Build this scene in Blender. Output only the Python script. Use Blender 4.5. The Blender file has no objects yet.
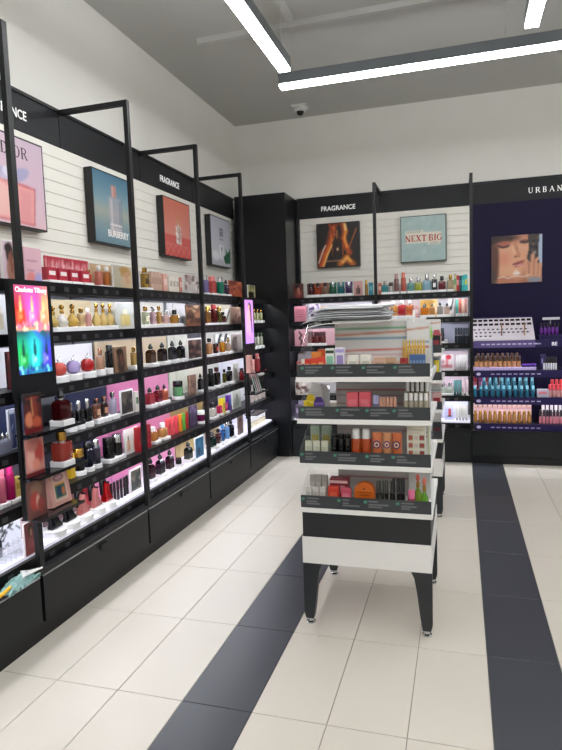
import bpy, bmesh, math, random
import numpy as np
from mathutils import Vector, Matrix
random.seed(7)
PI = math.pi
SC = bpy.context.scene
COL = SC.collection

# ------------------------------------------------------------------ camera
FPX, YAW, PITCH, ROLL, EYE = 596.99, -0.293588, -0.091685, -0.033249, 1.5569
def cam_basis():
    cy, sy, cp, sp, cr, sr = math.cos(YAW), math.sin(YAW), math.cos(PITCH), math.sin(PITCH), math.cos(ROLL), math.sin(ROLL)
    F = Vector((sy * cp, cy * cp, sp)); R = Vector((cy, -sy, 0)); U = R.cross(F)
    return R * cr + U * sr, U * cr - R * sr, F
CR, CU, CF = cam_basis()
cam_data = bpy.data.cameras.new('camera'); cam = bpy.data.objects.new('camera', cam_data); COL.objects.link(cam)
m = Matrix((CR, CU, -CF)).transposed().to_4x4(); m.translation = (0, 0, EYE); cam.matrix_world = m
cam_data.sensor_fit = 'VERTICAL'; cam_data.sensor_height = 24.0; cam_data.lens = FPX / 750 * 24.0
cam_data.clip_start = 0.05
SC.camera = cam

# ------------------------------------------------------------------ world, colour management
w = bpy.data.worlds.new('world'); SC.world = w; w.use_nodes = True
w.node_tree.nodes['Background'].inputs[0].default_value = (0.9, 0.95, 1, 1)
w.node_tree.nodes['Background'].inputs[1].default_value = 0.0
SC.view_settings.view_transform = 'Standard'; SC.view_settings.look = 'None'
SC.view_settings.gamma = 1.0; SC.view_settings.exposure = 0.3; SC.view_settings.use_curve_mapping = False
PENDANT = 23.0       # emission of the linear ceiling lamps
LED = 26.0            # emission of the strips under the shelves
LITDECK = .33       # emission of the backlit bottom shelves

def px_of(p):
    d = Vector(p) - Vector((0, 0, EYE)); z = d.dot(CF)
    return 281 + FPX * d.dot(CR) / z, 375 - FPX * d.dot(CU) / z
def left_y(px, X, z):                    # where along the left wall a picture column falls
    a, b = 1.2, 6.9
    for _ in range(40):
        c = (a + b) / 2
        if px_of((X, c, z))[0] < px: a = c
        else: b = c
    return a
def back_x(px, Y, z):                    # where along the back wall a picture column falls
    a, b = -2.6, 3.0
    for _ in range(40):
        c = (a + b) / 2
        if px_of((c, Y, z))[0] < px: a = c
        else: b = c
    return a

# ------------------------------------------------------------------ materials
def lin(c):
    if isinstance(c, str): c = tuple(int(c[i:i + 2], 16) for i in (0, 2, 4))
    return tuple(((x / 255) / 12.92 if x / 255 <= .04045 else ((x / 255 + .055) / 1.055) ** 2.4) for x in c)
MATS = {}
def M(color, rough=.45, metal=0., trans=0., emit=0., coat=0., spec=.5, name=None):
    key = (str(color), rough, metal, trans, emit, coat, spec)
    if key in MATS: return MATS[key]
    mt = bpy.data.materials.new(name or 'paint_' + (color if isinstance(color, str) else 'mix')); mt.use_nodes = True
    b = mt.node_tree.nodes['Principled BSDF']; c = lin(color)
    b.inputs['Base Color'].default_value = (*c, 1); b.inputs['Roughness'].default_value = rough
    b.inputs['Metallic'].default_value = metal; b.inputs['Transmission Weight'].default_value = trans
    b.inputs['Coat Weight'].default_value = coat; b.inputs['Specular IOR Level'].default_value = spec
    if trans: b.inputs['IOR'].default_value = 1.35
    if emit:
        b.inputs['Emission Color'].default_value = (*c, 1); b.inputs['Emission Strength'].default_value = emit
    MATS[key] = mt
    return mt
def noise_mat(name, c1, c2, scale, rough, rvar=.08, bump=0., spec=.5, detail=4):
    mt = bpy.data.materials.new(name); mt.use_nodes = True; nt = mt.node_tree; b = nt.nodes['Principled BSDF']
    tc = nt.nodes.new('ShaderNodeNewGeometry'); n = nt.nodes.new('ShaderNodeTexNoise'); n.inputs['Scale'].default_value = scale
    n.inputs['Detail'].default_value = detail
    nt.links.new(tc.outputs['Position'], n.inputs['Vector'])
    r = nt.nodes.new('ShaderNodeValToRGB'); r.color_ramp.elements[0].position = .3; r.color_ramp.elements[1].position = .7
    r.color_ramp.elements[0].color = (*lin(c1), 1); r.color_ramp.elements[1].color = (*lin(c2), 1)
    nt.links.new(n.outputs['Fac'], r.inputs['Fac']); nt.links.new(r.outputs['Color'], b.inputs['Base Color'])
    mr = nt.nodes.new('ShaderNodeMapRange'); mr.inputs['To Min'].default_value = rough - rvar; mr.inputs['To Max'].default_value = rough + rvar
    nt.links.new(n.outputs['Fac'], mr.inputs['Value']); nt.links.new(mr.outputs['Result'], b.inputs['Roughness'])
    b.inputs['Specular IOR Level'].default_value = spec
    if bump:
        bp = nt.nodes.new('ShaderNodeBump'); bp.inputs['Strength'].default_value = bump; bp.inputs['Distance'].default_value = .002
        nt.links.new(n.outputs['Fac'], bp.inputs['Height']); nt.links.new(bp.outputs['Normal'], b.inputs['Normal'])
    return mt
def print_mat(name, emit=0., rough=.4):
    mt = bpy.data.materials.new(name); mt.use_nodes = True; nt = mt.node_tree; b = nt.nodes['Principled BSDF']
    a = nt.nodes.new('ShaderNodeAttribute'); a.attribute_name = 'Col'
    b.inputs['Roughness'].default_value = rough
    if emit:
        b.inputs['Base Color'].default_value = (.01, .01, .01, 1)
        nt.links.new(a.outputs['Color'], b.inputs['Emission Color']); b.inputs['Emission Strength'].default_value = emit
    else: nt.links.new(a.outputs['Color'], b.inputs['Base Color'])
    return mt
def acrylic_mat():
    mt = bpy.data.materials.new('clear_acrylic'); mt.use_nodes = True; nt = mt.node_tree; nt.nodes.clear()
    o = nt.nodes.new('ShaderNodeOutputMaterial'); t = nt.nodes.new('ShaderNodeBsdfTransparent'); g = nt.nodes.new('ShaderNodeBsdfGlossy')
    d = nt.nodes.new('ShaderNodeBsdfDiffuse'); x = nt.nodes.new('ShaderNodeMixShader'); x2 = nt.nodes.new('ShaderNodeMixShader')
    t.inputs[0].default_value = (.985, .99, .99, 1); g.inputs['Roughness'].default_value = .05; d.inputs[0].default_value = (.8, .82, .84, 1)
    x.inputs[0].default_value = .06
    nt.links.new(t.outputs[0], x.inputs[1]); nt.links.new(g.outputs[0], x.inputs[2])
    x2.inputs[0].default_value = .04
    nt.links.new(x.outputs[0], x2.inputs[1]); nt.links.new(d.outputs[0], x2.inputs[2]); nt.links.new(x2.outputs[0], o.inputs[0])
    return mt
ACRYL = acrylic_mat()
PRINT = print_mat('printed_card'); SCREEN = print_mat('lit_screen', 1.3)
BLACK = M('101114', .4, spec=.35, name='black_powder_coat'); BLACK2 = M('1d1f21', .45, spec=.25, name='charcoal_laminate'); POSTM = M('131416', .4, spec=.35, name='black_steel')
HEADER = M('232427', .45, spec=.25, name='header_charcoal'); FIXGREY = M('8d8f98', .5, name='fixture_grey'); RAIL = M('0b0c0e', .35, spec=.3, name='price_rail')
TAG = M('3a3a3e', .4, name='price_tag_grey'); WHITE = M('e9e7e4', .35, name='white_laminate'); PLINTH = M('f0f0f0', .3, name='white_riser')
CHROME = M('c9cbce', .2, 1., name='brushed_metal'); GLOSSBLACK = M('08090b', .12, name='gloss_black')
WALLM = noise_mat('wall_paint', 'edebe5', 'f0eee8', 3., .75)
CEILM = noise_mat('ceiling_paint', 'bebeba', 'c2c2be', 2., .8)
TILEW = noise_mat('cream_porcelain', 'cbc4b8', 'cfc8bd', 1.7, .3, .05)
TILEB = noise_mat('charcoal_porcelain', '3c3e45', '3e4047', 2.2, .3, .02)
GROUT = M('8b857b', .8, name='grout'); SLATM = noise_mat('white_slat_paint', 'f3f0e6', 'f5f2ea', 9., .5)
PURPLE = M('1c1536', .5, spec=.15, name='deep_purple_laminate'); PURPLE2 = M('20164a', .4, spec=.3, name='purple_rail')

# ------------------------------------------------------------------ mesh building
class MB:
    def __init__(s): s.v = []; s.f = []
    def add(s, vs, fs):
        n = len(s.v); s.v += [tuple(v) for v in vs]; s.f += [tuple(i + n for i in f) for f in fs]; return s
    def box(s, x0, x1, y0, y1, z0, z1):
        return s.add([(x0, y0, z0), (x1, y0, z0), (x1, y1, z0), (x0, y1, z0), (x0, y0, z1), (x1, y0, z1), (x1, y1, z1), (x0, y1, z1)],
                     [(0, 3, 2, 1), (4, 5, 6, 7), (0, 1, 5, 4), (1, 2, 6, 5), (2, 3, 7, 6), (3, 0, 4, 7)])
    def rbox(s, x0, x1, y0, y1, z0, z1, r):            # chamfered vertical edges and top/bottom
        r = min(r, (x1 - x0) * .49, (y1 - y0) * .49, (z1 - z0) * .49); k = r * .35
        def ring(i, z):
            a = r + i
            return [(x0 + a, y0 + i, z), (x1 - a, y0 + i, z), (x1 - a + (r - k) , y0 + i + k, z), (x1 - i, y0 + a, z), (x1 - i, y1 - a, z), (x1 - a + (r - k), y1 - i - k, z),
                    (x1 - a, y1 - i, z), (x0 + a, y1 - i, z), (x0 + a - (r - k), y1 - i - k, z), (x0 + i, y1 - a, z), (x0 + i, y0 + a, z), (x0 + a - (r - k), y0 + i + k, z)]
        e = r * .5
        return s.loft([ring(e * .7, z0), ring(0, z0 + e), ring(0, z1 - e), ring(e * .7, z1)])
    def loft(s, rings, cap=True):
        n = len(rings[0]); vs = [p for r in rings for p in r]; fs = []
        for k in range(len(rings) - 1):
            for i in range(n):
                j = (i + 1) % n; fs.append((k * n + i, k * n + j, (k + 1) * n + j, (k + 1) * n + i))
        if cap: fs += [tuple(range(n - 1, -1, -1)), tuple((len(rings) - 1) * n + i for i in range(n))]
        return s.add(vs, fs)
    def lathe(s, prof, seg=14, cx=0, cy=0, sy=1.):
        return s.loft([[(cx + r * math.cos(2 * PI * i / seg), cy + sy * r * math.sin(2 * PI * i / seg), z) for i in range(seg)] for r, z in prof])
    def tube(s, p, q, r, seg=8):
        p, q = Vector(p), Vector(q); d = (q - p).normalized(); a = d.orthogonal().normalized(); b = d.cross(a)
        return s.loft([[tuple(c + a * r * math.cos(2 * PI * i / seg) + b * r * math.sin(2 * PI * i / seg)) for i in range(seg)] for c in (p, q)])
    def prism(s, poly, y0, y1, bev=0.):               # polygon in x,z extruded along y
        c = Vector((sum(p[0] for p in poly) / len(poly), sum(p[1] for p in poly) / len(poly)))
        def ring(y, k): return [(c.x + (p[0] - c.x) * k, y, c.y + (p[1] - c.y) * k) for p in poly]
        if bev: return s.loft([ring(y0, 1 - bev), ring(y0 + (y1 - y0) * .2, 1), ring(y1 - (y1 - y0) * .2, 1), ring(y1, 1 - bev)])
        return s.loft([ring(y0, 1), ring(y1, 1)])
    def xyprism(s, poly, z0, z1):
        return s.loft([[(p[0], p[1], z0) for p in poly], [(p[0], p[1], z1) for p in poly]])
    def mesh(s, name, mat, smooth=False):
        me = bpy.data.meshes.new(name); me.from_pydata(s.v, [], s.f)
        bm = bmesh.new(); bm.from_mesh(me); bmesh.ops.recalc_face_normals(bm, faces=bm.faces); bm.to_mesh(me); bm.free()
        me.materials.append(mat)
        if smooth:
            me.polygons.foreach_set('use_smooth', [True] * len(me.polygons))
            try: me.set_sharp_from_angle(angle=.7)
            except Exception: pass
        return me
def ob(name, mesh, parent=None, loc=(0, 0, 0), rz=0., rx=0.):
    o = bpy.data.objects.new(name, mesh); COL.objects.link(o); o.location = loc; o.rotation_euler = (rx, 0, rz)
    if parent: o.parent = parent
    return o
def tag(o, label, cat, group=None):
    o['label'] = label; o['category'] = cat
    if group: o['group'] = group
    return o
def empty(name, loc, rz=0.):
    o = bpy.data.objects.new(name, None); COL.objects.link(o); o.location = loc; o.rotation_euler = (0, 0, rz); return o
def struct(o): o['kind'] = 'structure'; return o
def BX(name, mat, parent, *b): return ob(name, MB().box(*b).mesh(name, mat), parent)
def text(body, size, mat, parent, loc, rx=PI / 2, rz=0., align='CENTER', bold=.0, name='lettering', sx=1.):
    cu = bpy.data.curves.new(name, 'FONT'); cu.body = body; cu.size = size; cu.extrude = .0008; cu.align_x = align; cu.offset = bold; cu.resolution_u = 3
    tmp = bpy.data.objects.new('tmp', cu); me = bpy.data.meshes.new_from_object(tmp); bpy.data.objects.remove(tmp); me.materials.clear(); me.materials.append(mat); me.name = name
    o = bpy.data.objects.new(name, me); COL.objects.link(o); o.parent = parent; o.location = loc; o.rotation_euler = (rx, 0, rz); o.scale = (sx, 1, 1)
    return o
# serif capitals as strokes: (x0,z0,x1,z1,width) in a 1-high cell
SERIF = {
 'D': (.8, [(.15, 0, .15, 1, .14), (.15, .97, .45, .97, .06), (.15, .03, .45, .03, .06), (.45, .97, .68, .75, .1), (.68, .75, .7, .25, .14), (.7, .25, .45, .03, .1), (.02, .97, .2, .97, .05), (.02, .03, .2, .03, .05)]),
 'I': (.42, [(.2, 0, .2, 1, .14), (.04, .97, .36, .97, .05), (.04, .03, .36, .03, .05)]),
 'O': (.9, [(.12, .3, .12, .7, .14), (.78, .3, .78, .7, .14), (.12, .7, .32, .96, .09), (.32, .97, .58, .97, .06), (.58, .96, .78, .7, .09), (.12, .3, .32, .04, .09), (.32, .03, .58, .03, .06), (.58, .04, .78, .3, .09)]),
 'R': (.82, [(.15, 0, .15, 1, .14), (.15, .97, .5, .97, .06), (.5, .97, .64, .8, .09), (.64, .85, .64, .68, .12), (.64, .7, .48, .52, .09), (.15, .51, .5, .51, .06), (.42, .5, .74, .02, .12), (.02, .97, .2, .97, .05), (.03, .03, .3, .03, .05), (.68, .03, .84, .03, .05)]),
 'U': (.85, [(.15, .25, .15, 1, .14), (.7, .25, .7, 1, .07), (.15, .28, .3, .05, .1), (.3, .03, .55, .03, .07), (.55, .05, .7, .28, .08), (.02, .97, .3, .97, .05), (.58, .97, .82, .97, .05)]),
 'B': (.75, [(.15, 0, .15, 1, .14), (.15, .97, .48, .97, .06), (.5, .97, .58, .75, .11), (.58, .75, .45, .54, .08), (.15, .53, .48, .53, .06), (.5, .52, .64, .28, .1), (.64, .28, .5, .03, .12), (.15, .03, .5, .03, .06), (.02, .97, .2, .97, .05), (.02, .03, .2, .03, .05)]),
 'A': (.88, [(.08, 0, .44, 1, .07), (.42, 1, .78, 0, .14), (.22, .35, .64, .35, .06), (0, .03, .22, .03, .05), (.62, .03, .9, .03, .05)]),
 'N': (.95, [(.15, 0, .15, 1, .07), (.13, 1, .75, 0, .14), (.76, 0, .76, 1, .07), (.02, .97, .2, .97, .05), (.03, .03, .28, .03, .05), (.62, .97, .9, .97, .05)]),
 'E': (.75, [(.15, 0, .15, 1, .14), (.15, .95, .62, .95, .08), (.15, .5, .5, .5, .08), (.15, .05, .65, .05, .08), (.61, .78, .61, .98, .06), (.64, .02, .64, .24, .06), (.02, .97, .2, .97, .05), (.02, .03, .2, .03, .05)]),
 'X': (.85, [(.12, 1, .7, 0, .15), (.68, 1, .12, 0, .08), (.02, .96, .3, .96, .07), (.55, .96, .82, .96, .07), (0, .04, .28, .04, .07), (.55, .04, .84, .04, .07)]),
 'T': (.8, [(.4, 0, .4, 1, .15), (.05, .95, .75, .95, .08), (.08, .74, .08, .98, .06), (.72, .74, .72, .98, .06), (.22, .03, .58, .03, .06)]),
 'G': (.88, [(.12, .3, .12, .7, .14), (.12, .7, .32, .96, .09), (.32, .96, .6, .96, .07), (.6, .96, .72, .76, .07), (.12, .3, .32, .04, .09), (.32, .04, .66, .04, .07), (.7, .02, .7, .42, .12), (.52, .42, .82, .42, .06)]),
 'C': (.82, [(.12, .3, .12, .7, .14), (.12, .7, .32, .96, .09), (.32, .96, .6, .96, .07), (.6, .96, .72, .72, .07), (.12, .3, .32, .04, .09), (.32, .04, .6, .04, .07), (.6, .04, .74, .24, .07)]),
 'Y': (.85, [(.4, 0, .4, .45, .14), (.1, 1, .4, .45, .13), (.7, 1, .4, .45, .07), (0, .97, .26, .97, .05), (.56, .97, .82, .97, .05), (.26, .03, .56, .03, .05)]),
}
def serif_text(body, size, mat, parent, x, y, z, gap=.12, thick=1., name='lettering'):
    mb = MB(); cx = 0
    for ch in body:
        if ch == ' ': cx += .5; continue
        wd, st = SERIF[ch]
        for a, b, c, d, t in st:
            t *= thick; v = Vector((c - a, d - b)).normalized(); n = Vector((-v.y, v.x)) * t / 2
            q = [(cx + a + n.x, b + n.y), (cx + c + n.x, d + n.y), (cx + c - n.x, d - n.y), (cx + a - n.x, b - n.y)]
            mb.prism([(p[0] * size, p[1] * size) for p in q], 0, .0015)
        cx += wd + gap
    return ob(name, mb.mesh(name, mat), parent, (x, y, z)), cx * size

# ------------------------------------------------------------------ printed pictures as coloured grids
class Art:
    def __init__(s, w, h, bg='ffffff'):
        s.w, s.h = w, h; s.a = np.zeros((h, w, 3)); s.a[:] = s.c(bg)
        s.U, s.V = np.meshgrid((np.arange(w) + .5) / w, (np.arange(h) + .5) / h)
    def c(s, c): return np.array([int(c[i:i + 2], 16) for i in (0, 2, 4)]) / 255
    def mix(s, mask, c):
        mask = np.clip(mask, 0, 1)[..., None]; s.a = s.a * (1 - mask) + s.c(c) * mask; return s
    def vgrad(s, stops, v0=0., v1=1., u0=0., u1=1.):
        t = [p for p, _ in stops]; C = np.array([s.c(c) for _, c in stops]); q = np.clip((s.V - v0) / (v1 - v0), 0, 1)
        g = np.stack([np.interp(q, t, C[:, k]) for k in range(3)], -1); k = ((s.V >= v0) & (s.V <= v1) & (s.U >= u0) & (s.U <= u1))[..., None]
        s.a = np.where(k, g, s.a); return s
    def rect(s, u0, u1, v0, v1, c, al=1.): return s.mix(((s.U >= u0) & (s.U <= u1) & (s.V >= v0) & (s.V <= v1)) * al, c)
    def ell(s, u, v, ru, rv, c, soft=.15, al=1., rot=0.):
        du, dv = s.U - u, s.V - v; a = du * math.cos(rot) + dv * math.sin(rot); b = -du * math.sin(rot) + dv * math.cos(rot)
        return s.mix(al * (1 - (np.sqrt((a / ru) ** 2 + (b / rv) ** 2) - 1 + soft / 2) / max(soft, 1e-3)), c)
    def poly(s, pts, c, al=1.):
        k = np.zeros_like(s.U, bool); n = len(pts)
        for i in range(n):
            (x0, y0), (x1, y1) = pts[i], pts[(i + 1) % n]
            if y0 == y1: continue
            cr = ((y0 > s.V) != (y1 > s.V)) & (s.U < (x1 - x0) * (s.V - y0) / (y1 - y0) + x0); k ^= cr
        return s.mix(k * al, c)
    def line(s, p, q, wd, c, al=1.):
        dx, dy = q[0] - p[0], q[1] - p[1]; L = dx * dx + dy * dy + 1e-9
        t = np.clip(((s.U - p[0]) * dx + (s.V - p[1]) * dy) / L, 0, 1)
        d = np.hypot(s.U - p[0] - t * dx, s.V - p[1] - t * dy); return s.mix(al * np.clip(1.5 - d / (wd / 2), 0, 1), c)
    def path(s, pts, wd, c, al=1.):
        for i in range(len(pts) - 1): s.line(pts[i], pts[i + 1], wd, c, al)
        return s
    def speck(s, n, r, cols, u0=0, u1=1, v0=0, v1=1, seed=1):
        g = random.Random(seed)
        for _ in range(n): s.ell(g.uniform(u0, u1), g.uniform(v0, v1), r * g.uniform(.6, 1.5), r * g.uniform(.6, 1.5), g.choice(cols), .5)
        return s
    def mesh(s, W, H, mat, name='print'):
        """flat sheet in local x,z, facing local -y"""
        w, h = s.w, s.h; xs = np.linspace(-W / 2, W / 2, w + 1); zs = np.linspace(0, H, h + 1)
        vs = [(x, 0, z) for z in zs for x in xs]
        fs = [(j * (w + 1) + i, j * (w + 1) + i + 1, (j + 1) * (w + 1) + i + 1, (j + 1) * (w + 1) + i) for j in range(h) for i in range(w)]
        me = bpy.data.meshes.new(name); me.from_pydata(vs, [], fs); me.materials.append(mat)
        a = np.clip(s.a, 0, 1); l = np.where(a <= .04045, a / 12.92, ((a + .055) / 1.055) ** 2.4)
        # colours sit on the vertices (averaged from the cells around them) so that they blend
        P = np.pad(l, ((1, 1), (1, 1), (0, 0)), mode='edge'); q = (P[:-1, :-1] + P[1:, :-1] + P[:-1, 1:] + P[1:, 1:]) / 4
        at = me.color_attributes.new('Col', 'FLOAT_COLOR', 'POINT'); at.data.foreach_set('color', np.concatenate([q, np.ones(q.shape[:2] + (1,))], -1).astype(np.float32).ravel())
        return me
def flat_bottle(A, u, v, w, h, col, cap, hi='ffffff'):
    A.rect(u - w / 2, u + w / 2, v, v + h * .72, col, .9); A.rect(u - w * .38, u - w * .25, v + .04 * h, v + h * .66, hi, .35)
    A.rect(u - w * .22, u + w * .22, v + h * .72, v + h, cap); return A

# ================================================================== THE SETTING
XL, XR, YB, YF, ZC = -2.58, 6.6, 6.97, -4.2, 3.89
floor = struct(ob('floor', MB().box(XL - .1, XR + .1, YF - .1, YB + .1, -.08, -.004).mesh('floor', GROUT)))
TW, TL, TX0, TY0 = .305, .63156, -1.72202, 2.1103
def tile_mesh(mat, name):
    g = .0016; e = .0012; x1, y1 = TW - g, TL - g
    return MB().loft([[(g, g, -.004), (x1, g, -.004), (x1, y1, -.004), (g, y1, -.004)], [(g, g, -e), (x1, g, -e), (x1, y1, -e), (g, y1, -e)],
                      [(g + e, g + e, 0), (x1 - e, g + e, 0), (x1 - e, y1 - e, 0), (g + e, y1 - e, 0)]]).mesh(name, mat)
tw, tb = tile_mesh(TILEW, 'cream_tile'), tile_mesh(TILEB, 'charcoal_tile')
rest_w, rest_b = MB(), MB()
for i in range(-3, 28):
    for j in range(-10, 8):
        x, y = TX0 + i * TW, TY0 + j * TL
        dark = i % 4 == 2
        if -2 <= i <= 11 and -3 <= j <= 6: ob('floor_tile', tb if dark else tw, floor, (x, y, 0))
        elif x < XR and x + TW > XL - .05:
            (rest_b if dark else rest_w).box(max(x + .0016, XL), min(x + TW - .0016, XR), max(y + .0016, YF), min(y + TL - .0016, YB), -.004, 0)
for mb, mt in ((rest_w, TILEW), (rest_b, TILEB)):
    o = ob('floor_tile_field', mb.mesh('floor_tile_field', mt), floor); o['kind'] = 'stuff'
struct(ob('ceiling', MB().box(XL - .1, XR + .1, YF - .1, YB + .1, ZC, ZC + .1).mesh('ceiling', CEILM)))
struct(ob('wall_left', MB().box(XL - .1, XL, YF - .1, YB + .1, -.08, ZC).mesh('wall_left', WALLM)))
struct(ob('wall_back', MB().box(XL, XR, YB, YB + .1, -.08, ZC).mesh('wall_back', WALLM)))
struct(ob('wall_right', MB().box(XR, XR + .1, YF - .1, YB + .1, -.08, ZC).mesh('wall_right', WALLM)))
struct(ob('wall_front', MB().box(XL, XR, YF - .1, YF, -.08, ZC).mesh('wall_front', WALLM)))

# ------------------------------------------------------------------ linear pendant lamps
LAMPHOUS = M('6d7276', .4, .3, name='lamp_housing'); DIFF = M('fbfdff', .5, emit=PENDANT, name='lamp_diffuser'); STRUT = M('c6c6c3', .6, name='ceiling_strut')
def lamp(label, x, y, length, along_y, group='linear pendant lamps under the ceiling'):
    t = empty('linear_pendant_lamp', (x, y, 0), PI / 2 if along_y else 0.)
    tag(t, label, 'lamp', group)
    L = length; z = 3.40
    # local x runs along the lamp
    BX('lamp_housing', LAMPHOUS, t, 0, L, -.045, .045, z + .02, z + .1)
    BX('lamp_diffuser', DIFF, t, .004, L - .004, -.041, .041, z, z + .02)
    for k in (0, 1):
        BX('end_cap', LAMPHOUS, t, (-.004, 0)[0] if k == 0 else L, 0 if k == 0 else L + .004, -.045, .045, z + .015, z + .1)
    BX('ceiling_strut', STRUT, t, -.7, L + .2, -.022, .022, ZC - .045, ZC)
    n = max(2, int(L / 1.6) + 1)
    for k in range(n):
        xx = .08 + (L - .16) * k / (n - 1)
        c = ob('suspension_cable', MB().tube((xx, 0, z + .085), (xx, 0, ZC - .045), .003, 6).mesh('suspension_cable', STRUT), t)
        ob('ceiling_cup', MB().lathe([(.012, z + .085), (.012, z + .1), (.004, z + .11)], 10, cx=xx).mesh('ceiling_cup', LAMPHOUS), t)
# a lamp along Y: local x -> +Y
lamp('long bright linear pendant lamp running along the left wall of shelves', -1.245, -3.0, 7.48, True)
lamp('linear pendant lamp hung across the room before the back wall', -1.37, 4.775, 6.6, False)
lamp('short visible end of linear pendant lamp at top right corner', .455, -3.0, 7.4, True)
lamp('linear pendant lamp over the right of the shop outside the picture', 2.6, -3.0, 7.4, True)
lamp('linear pendant lamp over the far right of the shop outside the picture', 4.8, -3.0, 7.4, True)

# dome camera on the ceiling
t = tag(empty('dome_camera', (-1.674, 6.597, ZC)), 'small white dome security camera on the ceiling near the back wall', 'camera')
ob('mounting_plate', MB().rbox(-.085, .085, -.085, .085, -.02, 0, .02).mesh('mounting_plate', M('d8d8d6', .5)), t)
ob('housing', MB().lathe([(.075, -.02), (.072, -.045), (.055, -.06)], 16).mesh('housing', M('d8d8d6', .5), True), t)
ob('dome_lens', MB().lathe([(.042, -.06), (.038, -.08), (.024, -.095), (.006, -.1)], 16).mesh('dome_lens', GLOSSBLACK, True), t)

# ------------------------------------------------------------------ wall display bays (local x along the wall, y into it, z up)
LEVELS = [1.79, 1.53, 1.255, .965, .70]          # tops of the black shelves
ZLIT = .43
LEDM = M('f4f6ff', .5, emit=LED, name='led_strip'); LITM = M('f1efff', .4, emit=LITDECK, name='backlit_deck')
HANDLE = M('060607', .5, name='finger_pull'); EDGE = M('c4c6ca', .3, .7, name='metal_edge')
tagm = MB().box(-.019, .019, -.0025, 0, -.042, -.018).mesh('price_tag', TAG)
def posts(t, x=0., z0=.36):
    p = BX('post', POSTM, t, x - .015, x + .017, -.012, .016, z0, 2.96)
    BX('arm', POSTM, t, x - .014, x + .016, .016, .489, 2.93, 2.96)
def slats(t, W, z0, z1, n):
    h = (z1 - z0) / n; me = MB().loft([[(.0, .509, 0), (W, .509, 0), (W, .53, 0), (.0, .53, 0)], [(.0, .506, .003), (W, .506, .003), (W, .53, .003), (.0, .53, .003)],
          [(.0, .506, h - .005), (W, .506, h - .005), (W, .53, h - .005), (.0, .53, h - .005)], [(.0, .509, h - .002), (W, .509, h - .002), (W, .53, h - .002), (.0, .53, h - .002)]]).mesh('slat', SLATM)
    for k in range(n): ob('slat', me, t, (0, 0, z0 + k * h))
def shelf(t, W, z, ntags, rail=RAIL, led=True, mat=BLACK):
    s = BX('shelf', mat, t, .001, W - .001, .055, .498, z - .03, z)
    r = BX('price_rail', rail, s, .0, W, .042, .055, z - .055, z + .004)
    for k in range(ntags):
        x = .09 + (W - .18) * (k + .5) / ntags + random.uniform(-.02, .02)
        ob('price_tag', tagm, s, (x, .042, z))
    if led: BX('led_strip', LEDM, s, .04, W - .04, .075, .09, z - .038, z - .03)
    return s
def bay(label, origin, rz, W, post=True, drawer=True, ext=0.):
    t = tag(empty('wall_display_bay', origin, rz), label, 'shelf unit', 'wall display bays')
    BX('back_board', BLACK2, t, 0, W, .53, .55, 0, 2.96)
    BX('fixture_back', FIXGREY, t, .01, W - .01, .5, .53, .43, 1.76)
    slats(t, W + ext, 1.80, 2.73, 12)
    if post: posts(t)
    h = BX('header', HEADER, t, .003, W + ext - .003, .5, .55, 2.73, 2.945)
    BX('header_cap', BLACK, h, 0, W + ext, .49, .56, 2.945, 2.965)
    for z in LEVELS: shelf(t, W, z, 7)
    d = BX('deck', BLACK, t, 0, W, -.002, .5, .335, .36)
    lit = BX('lit_shelf', LITM, t, .002, W - .002, .075, .498, .36, ZLIT)
    BX('price_rail', RAIL, lit, .0, W, .05, .075, .36, .413)
    for k in range(7): ob('price_tag', tagm, lit, (.09 + (W - .18) * (k + .5) / 7, .05, .412))
    BX('kick_plate', BLACK, t, 0, W, .02, .5, 0, .085)
    if drawer:
        dr = BX('drawer', BLACK2, t, .012, W - .012, 0, .03, .09, .325)
        BX('edge_trim', EDGE, dr, .012, W - .012, -.003, .006, .325, .33)
        ob('finger_pull', MB().prism([(W / 2 - .038, .285), (W / 2 - .03, .272), (W / 2 + .03, .272), (W / 2 + .038, .285), (W / 2 + .03, .298), (W / 2 - .03, .298)], -.012, .0).mesh('finger_pull', HANDLE), dr)
        BX('carcass', BLACK, t, 0, W, .03, .5, .085, .335)
    else:
        p = BX('base_panel', BLACK2, t, .006, W - .006, 0, .03, .02, .33)
        BX('carcass', BLACK, t, 0, W, .03, .5, .085, .335)
    return t, h
YP = [1.36, 2.39, 3.455, 4.48, 5.48, 6.435]
LBN = ['nearest wall bay at the left edge, holding pink bottles and a line drawing', 'wall bay of perfume between the rainbow screen and the second post',
       'middle bay of the left wall with coral boxes and pink backing', 'left wall bay just before the narrow pink screen', 'last bay of the left wall in the corner behind the pink screen']
LB = []
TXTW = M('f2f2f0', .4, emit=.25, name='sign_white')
for i in range(5):
    t, h = bay(LBN[i], (-2.0, YP[i], 0), PI / 2, YP[i + 1] - YP[i], ext=.16 if i == 4 else 0.); LB.append(t)
    if i in (1, 3): text('FRAGRANCE', .076, TXTW, h, (.565 if i == 1 else .527, .4992, 2.8), bold=.0012, sx=.86)
XB = [-1.835, -.862, .108, 2.0]
BB = []
for i, (lb) in enumerate(['left bay of the back wall under the flame poster', 'back wall bay under the pale green lettered poster']):
    t, h = bay(lb, (XB[i], 6.44, 0), 0., XB[i + 1] - XB[i], post=i > 0, drawer=False); BB.append(t)
    if i == 0: text('FRAGRANCE', .074, TXTW, h, (.49, .4992, 2.8), bold=.0012, sx=.95); BX('upright', BLACK, t, 0, .03, .44, .499, .36, 2.73)

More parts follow.
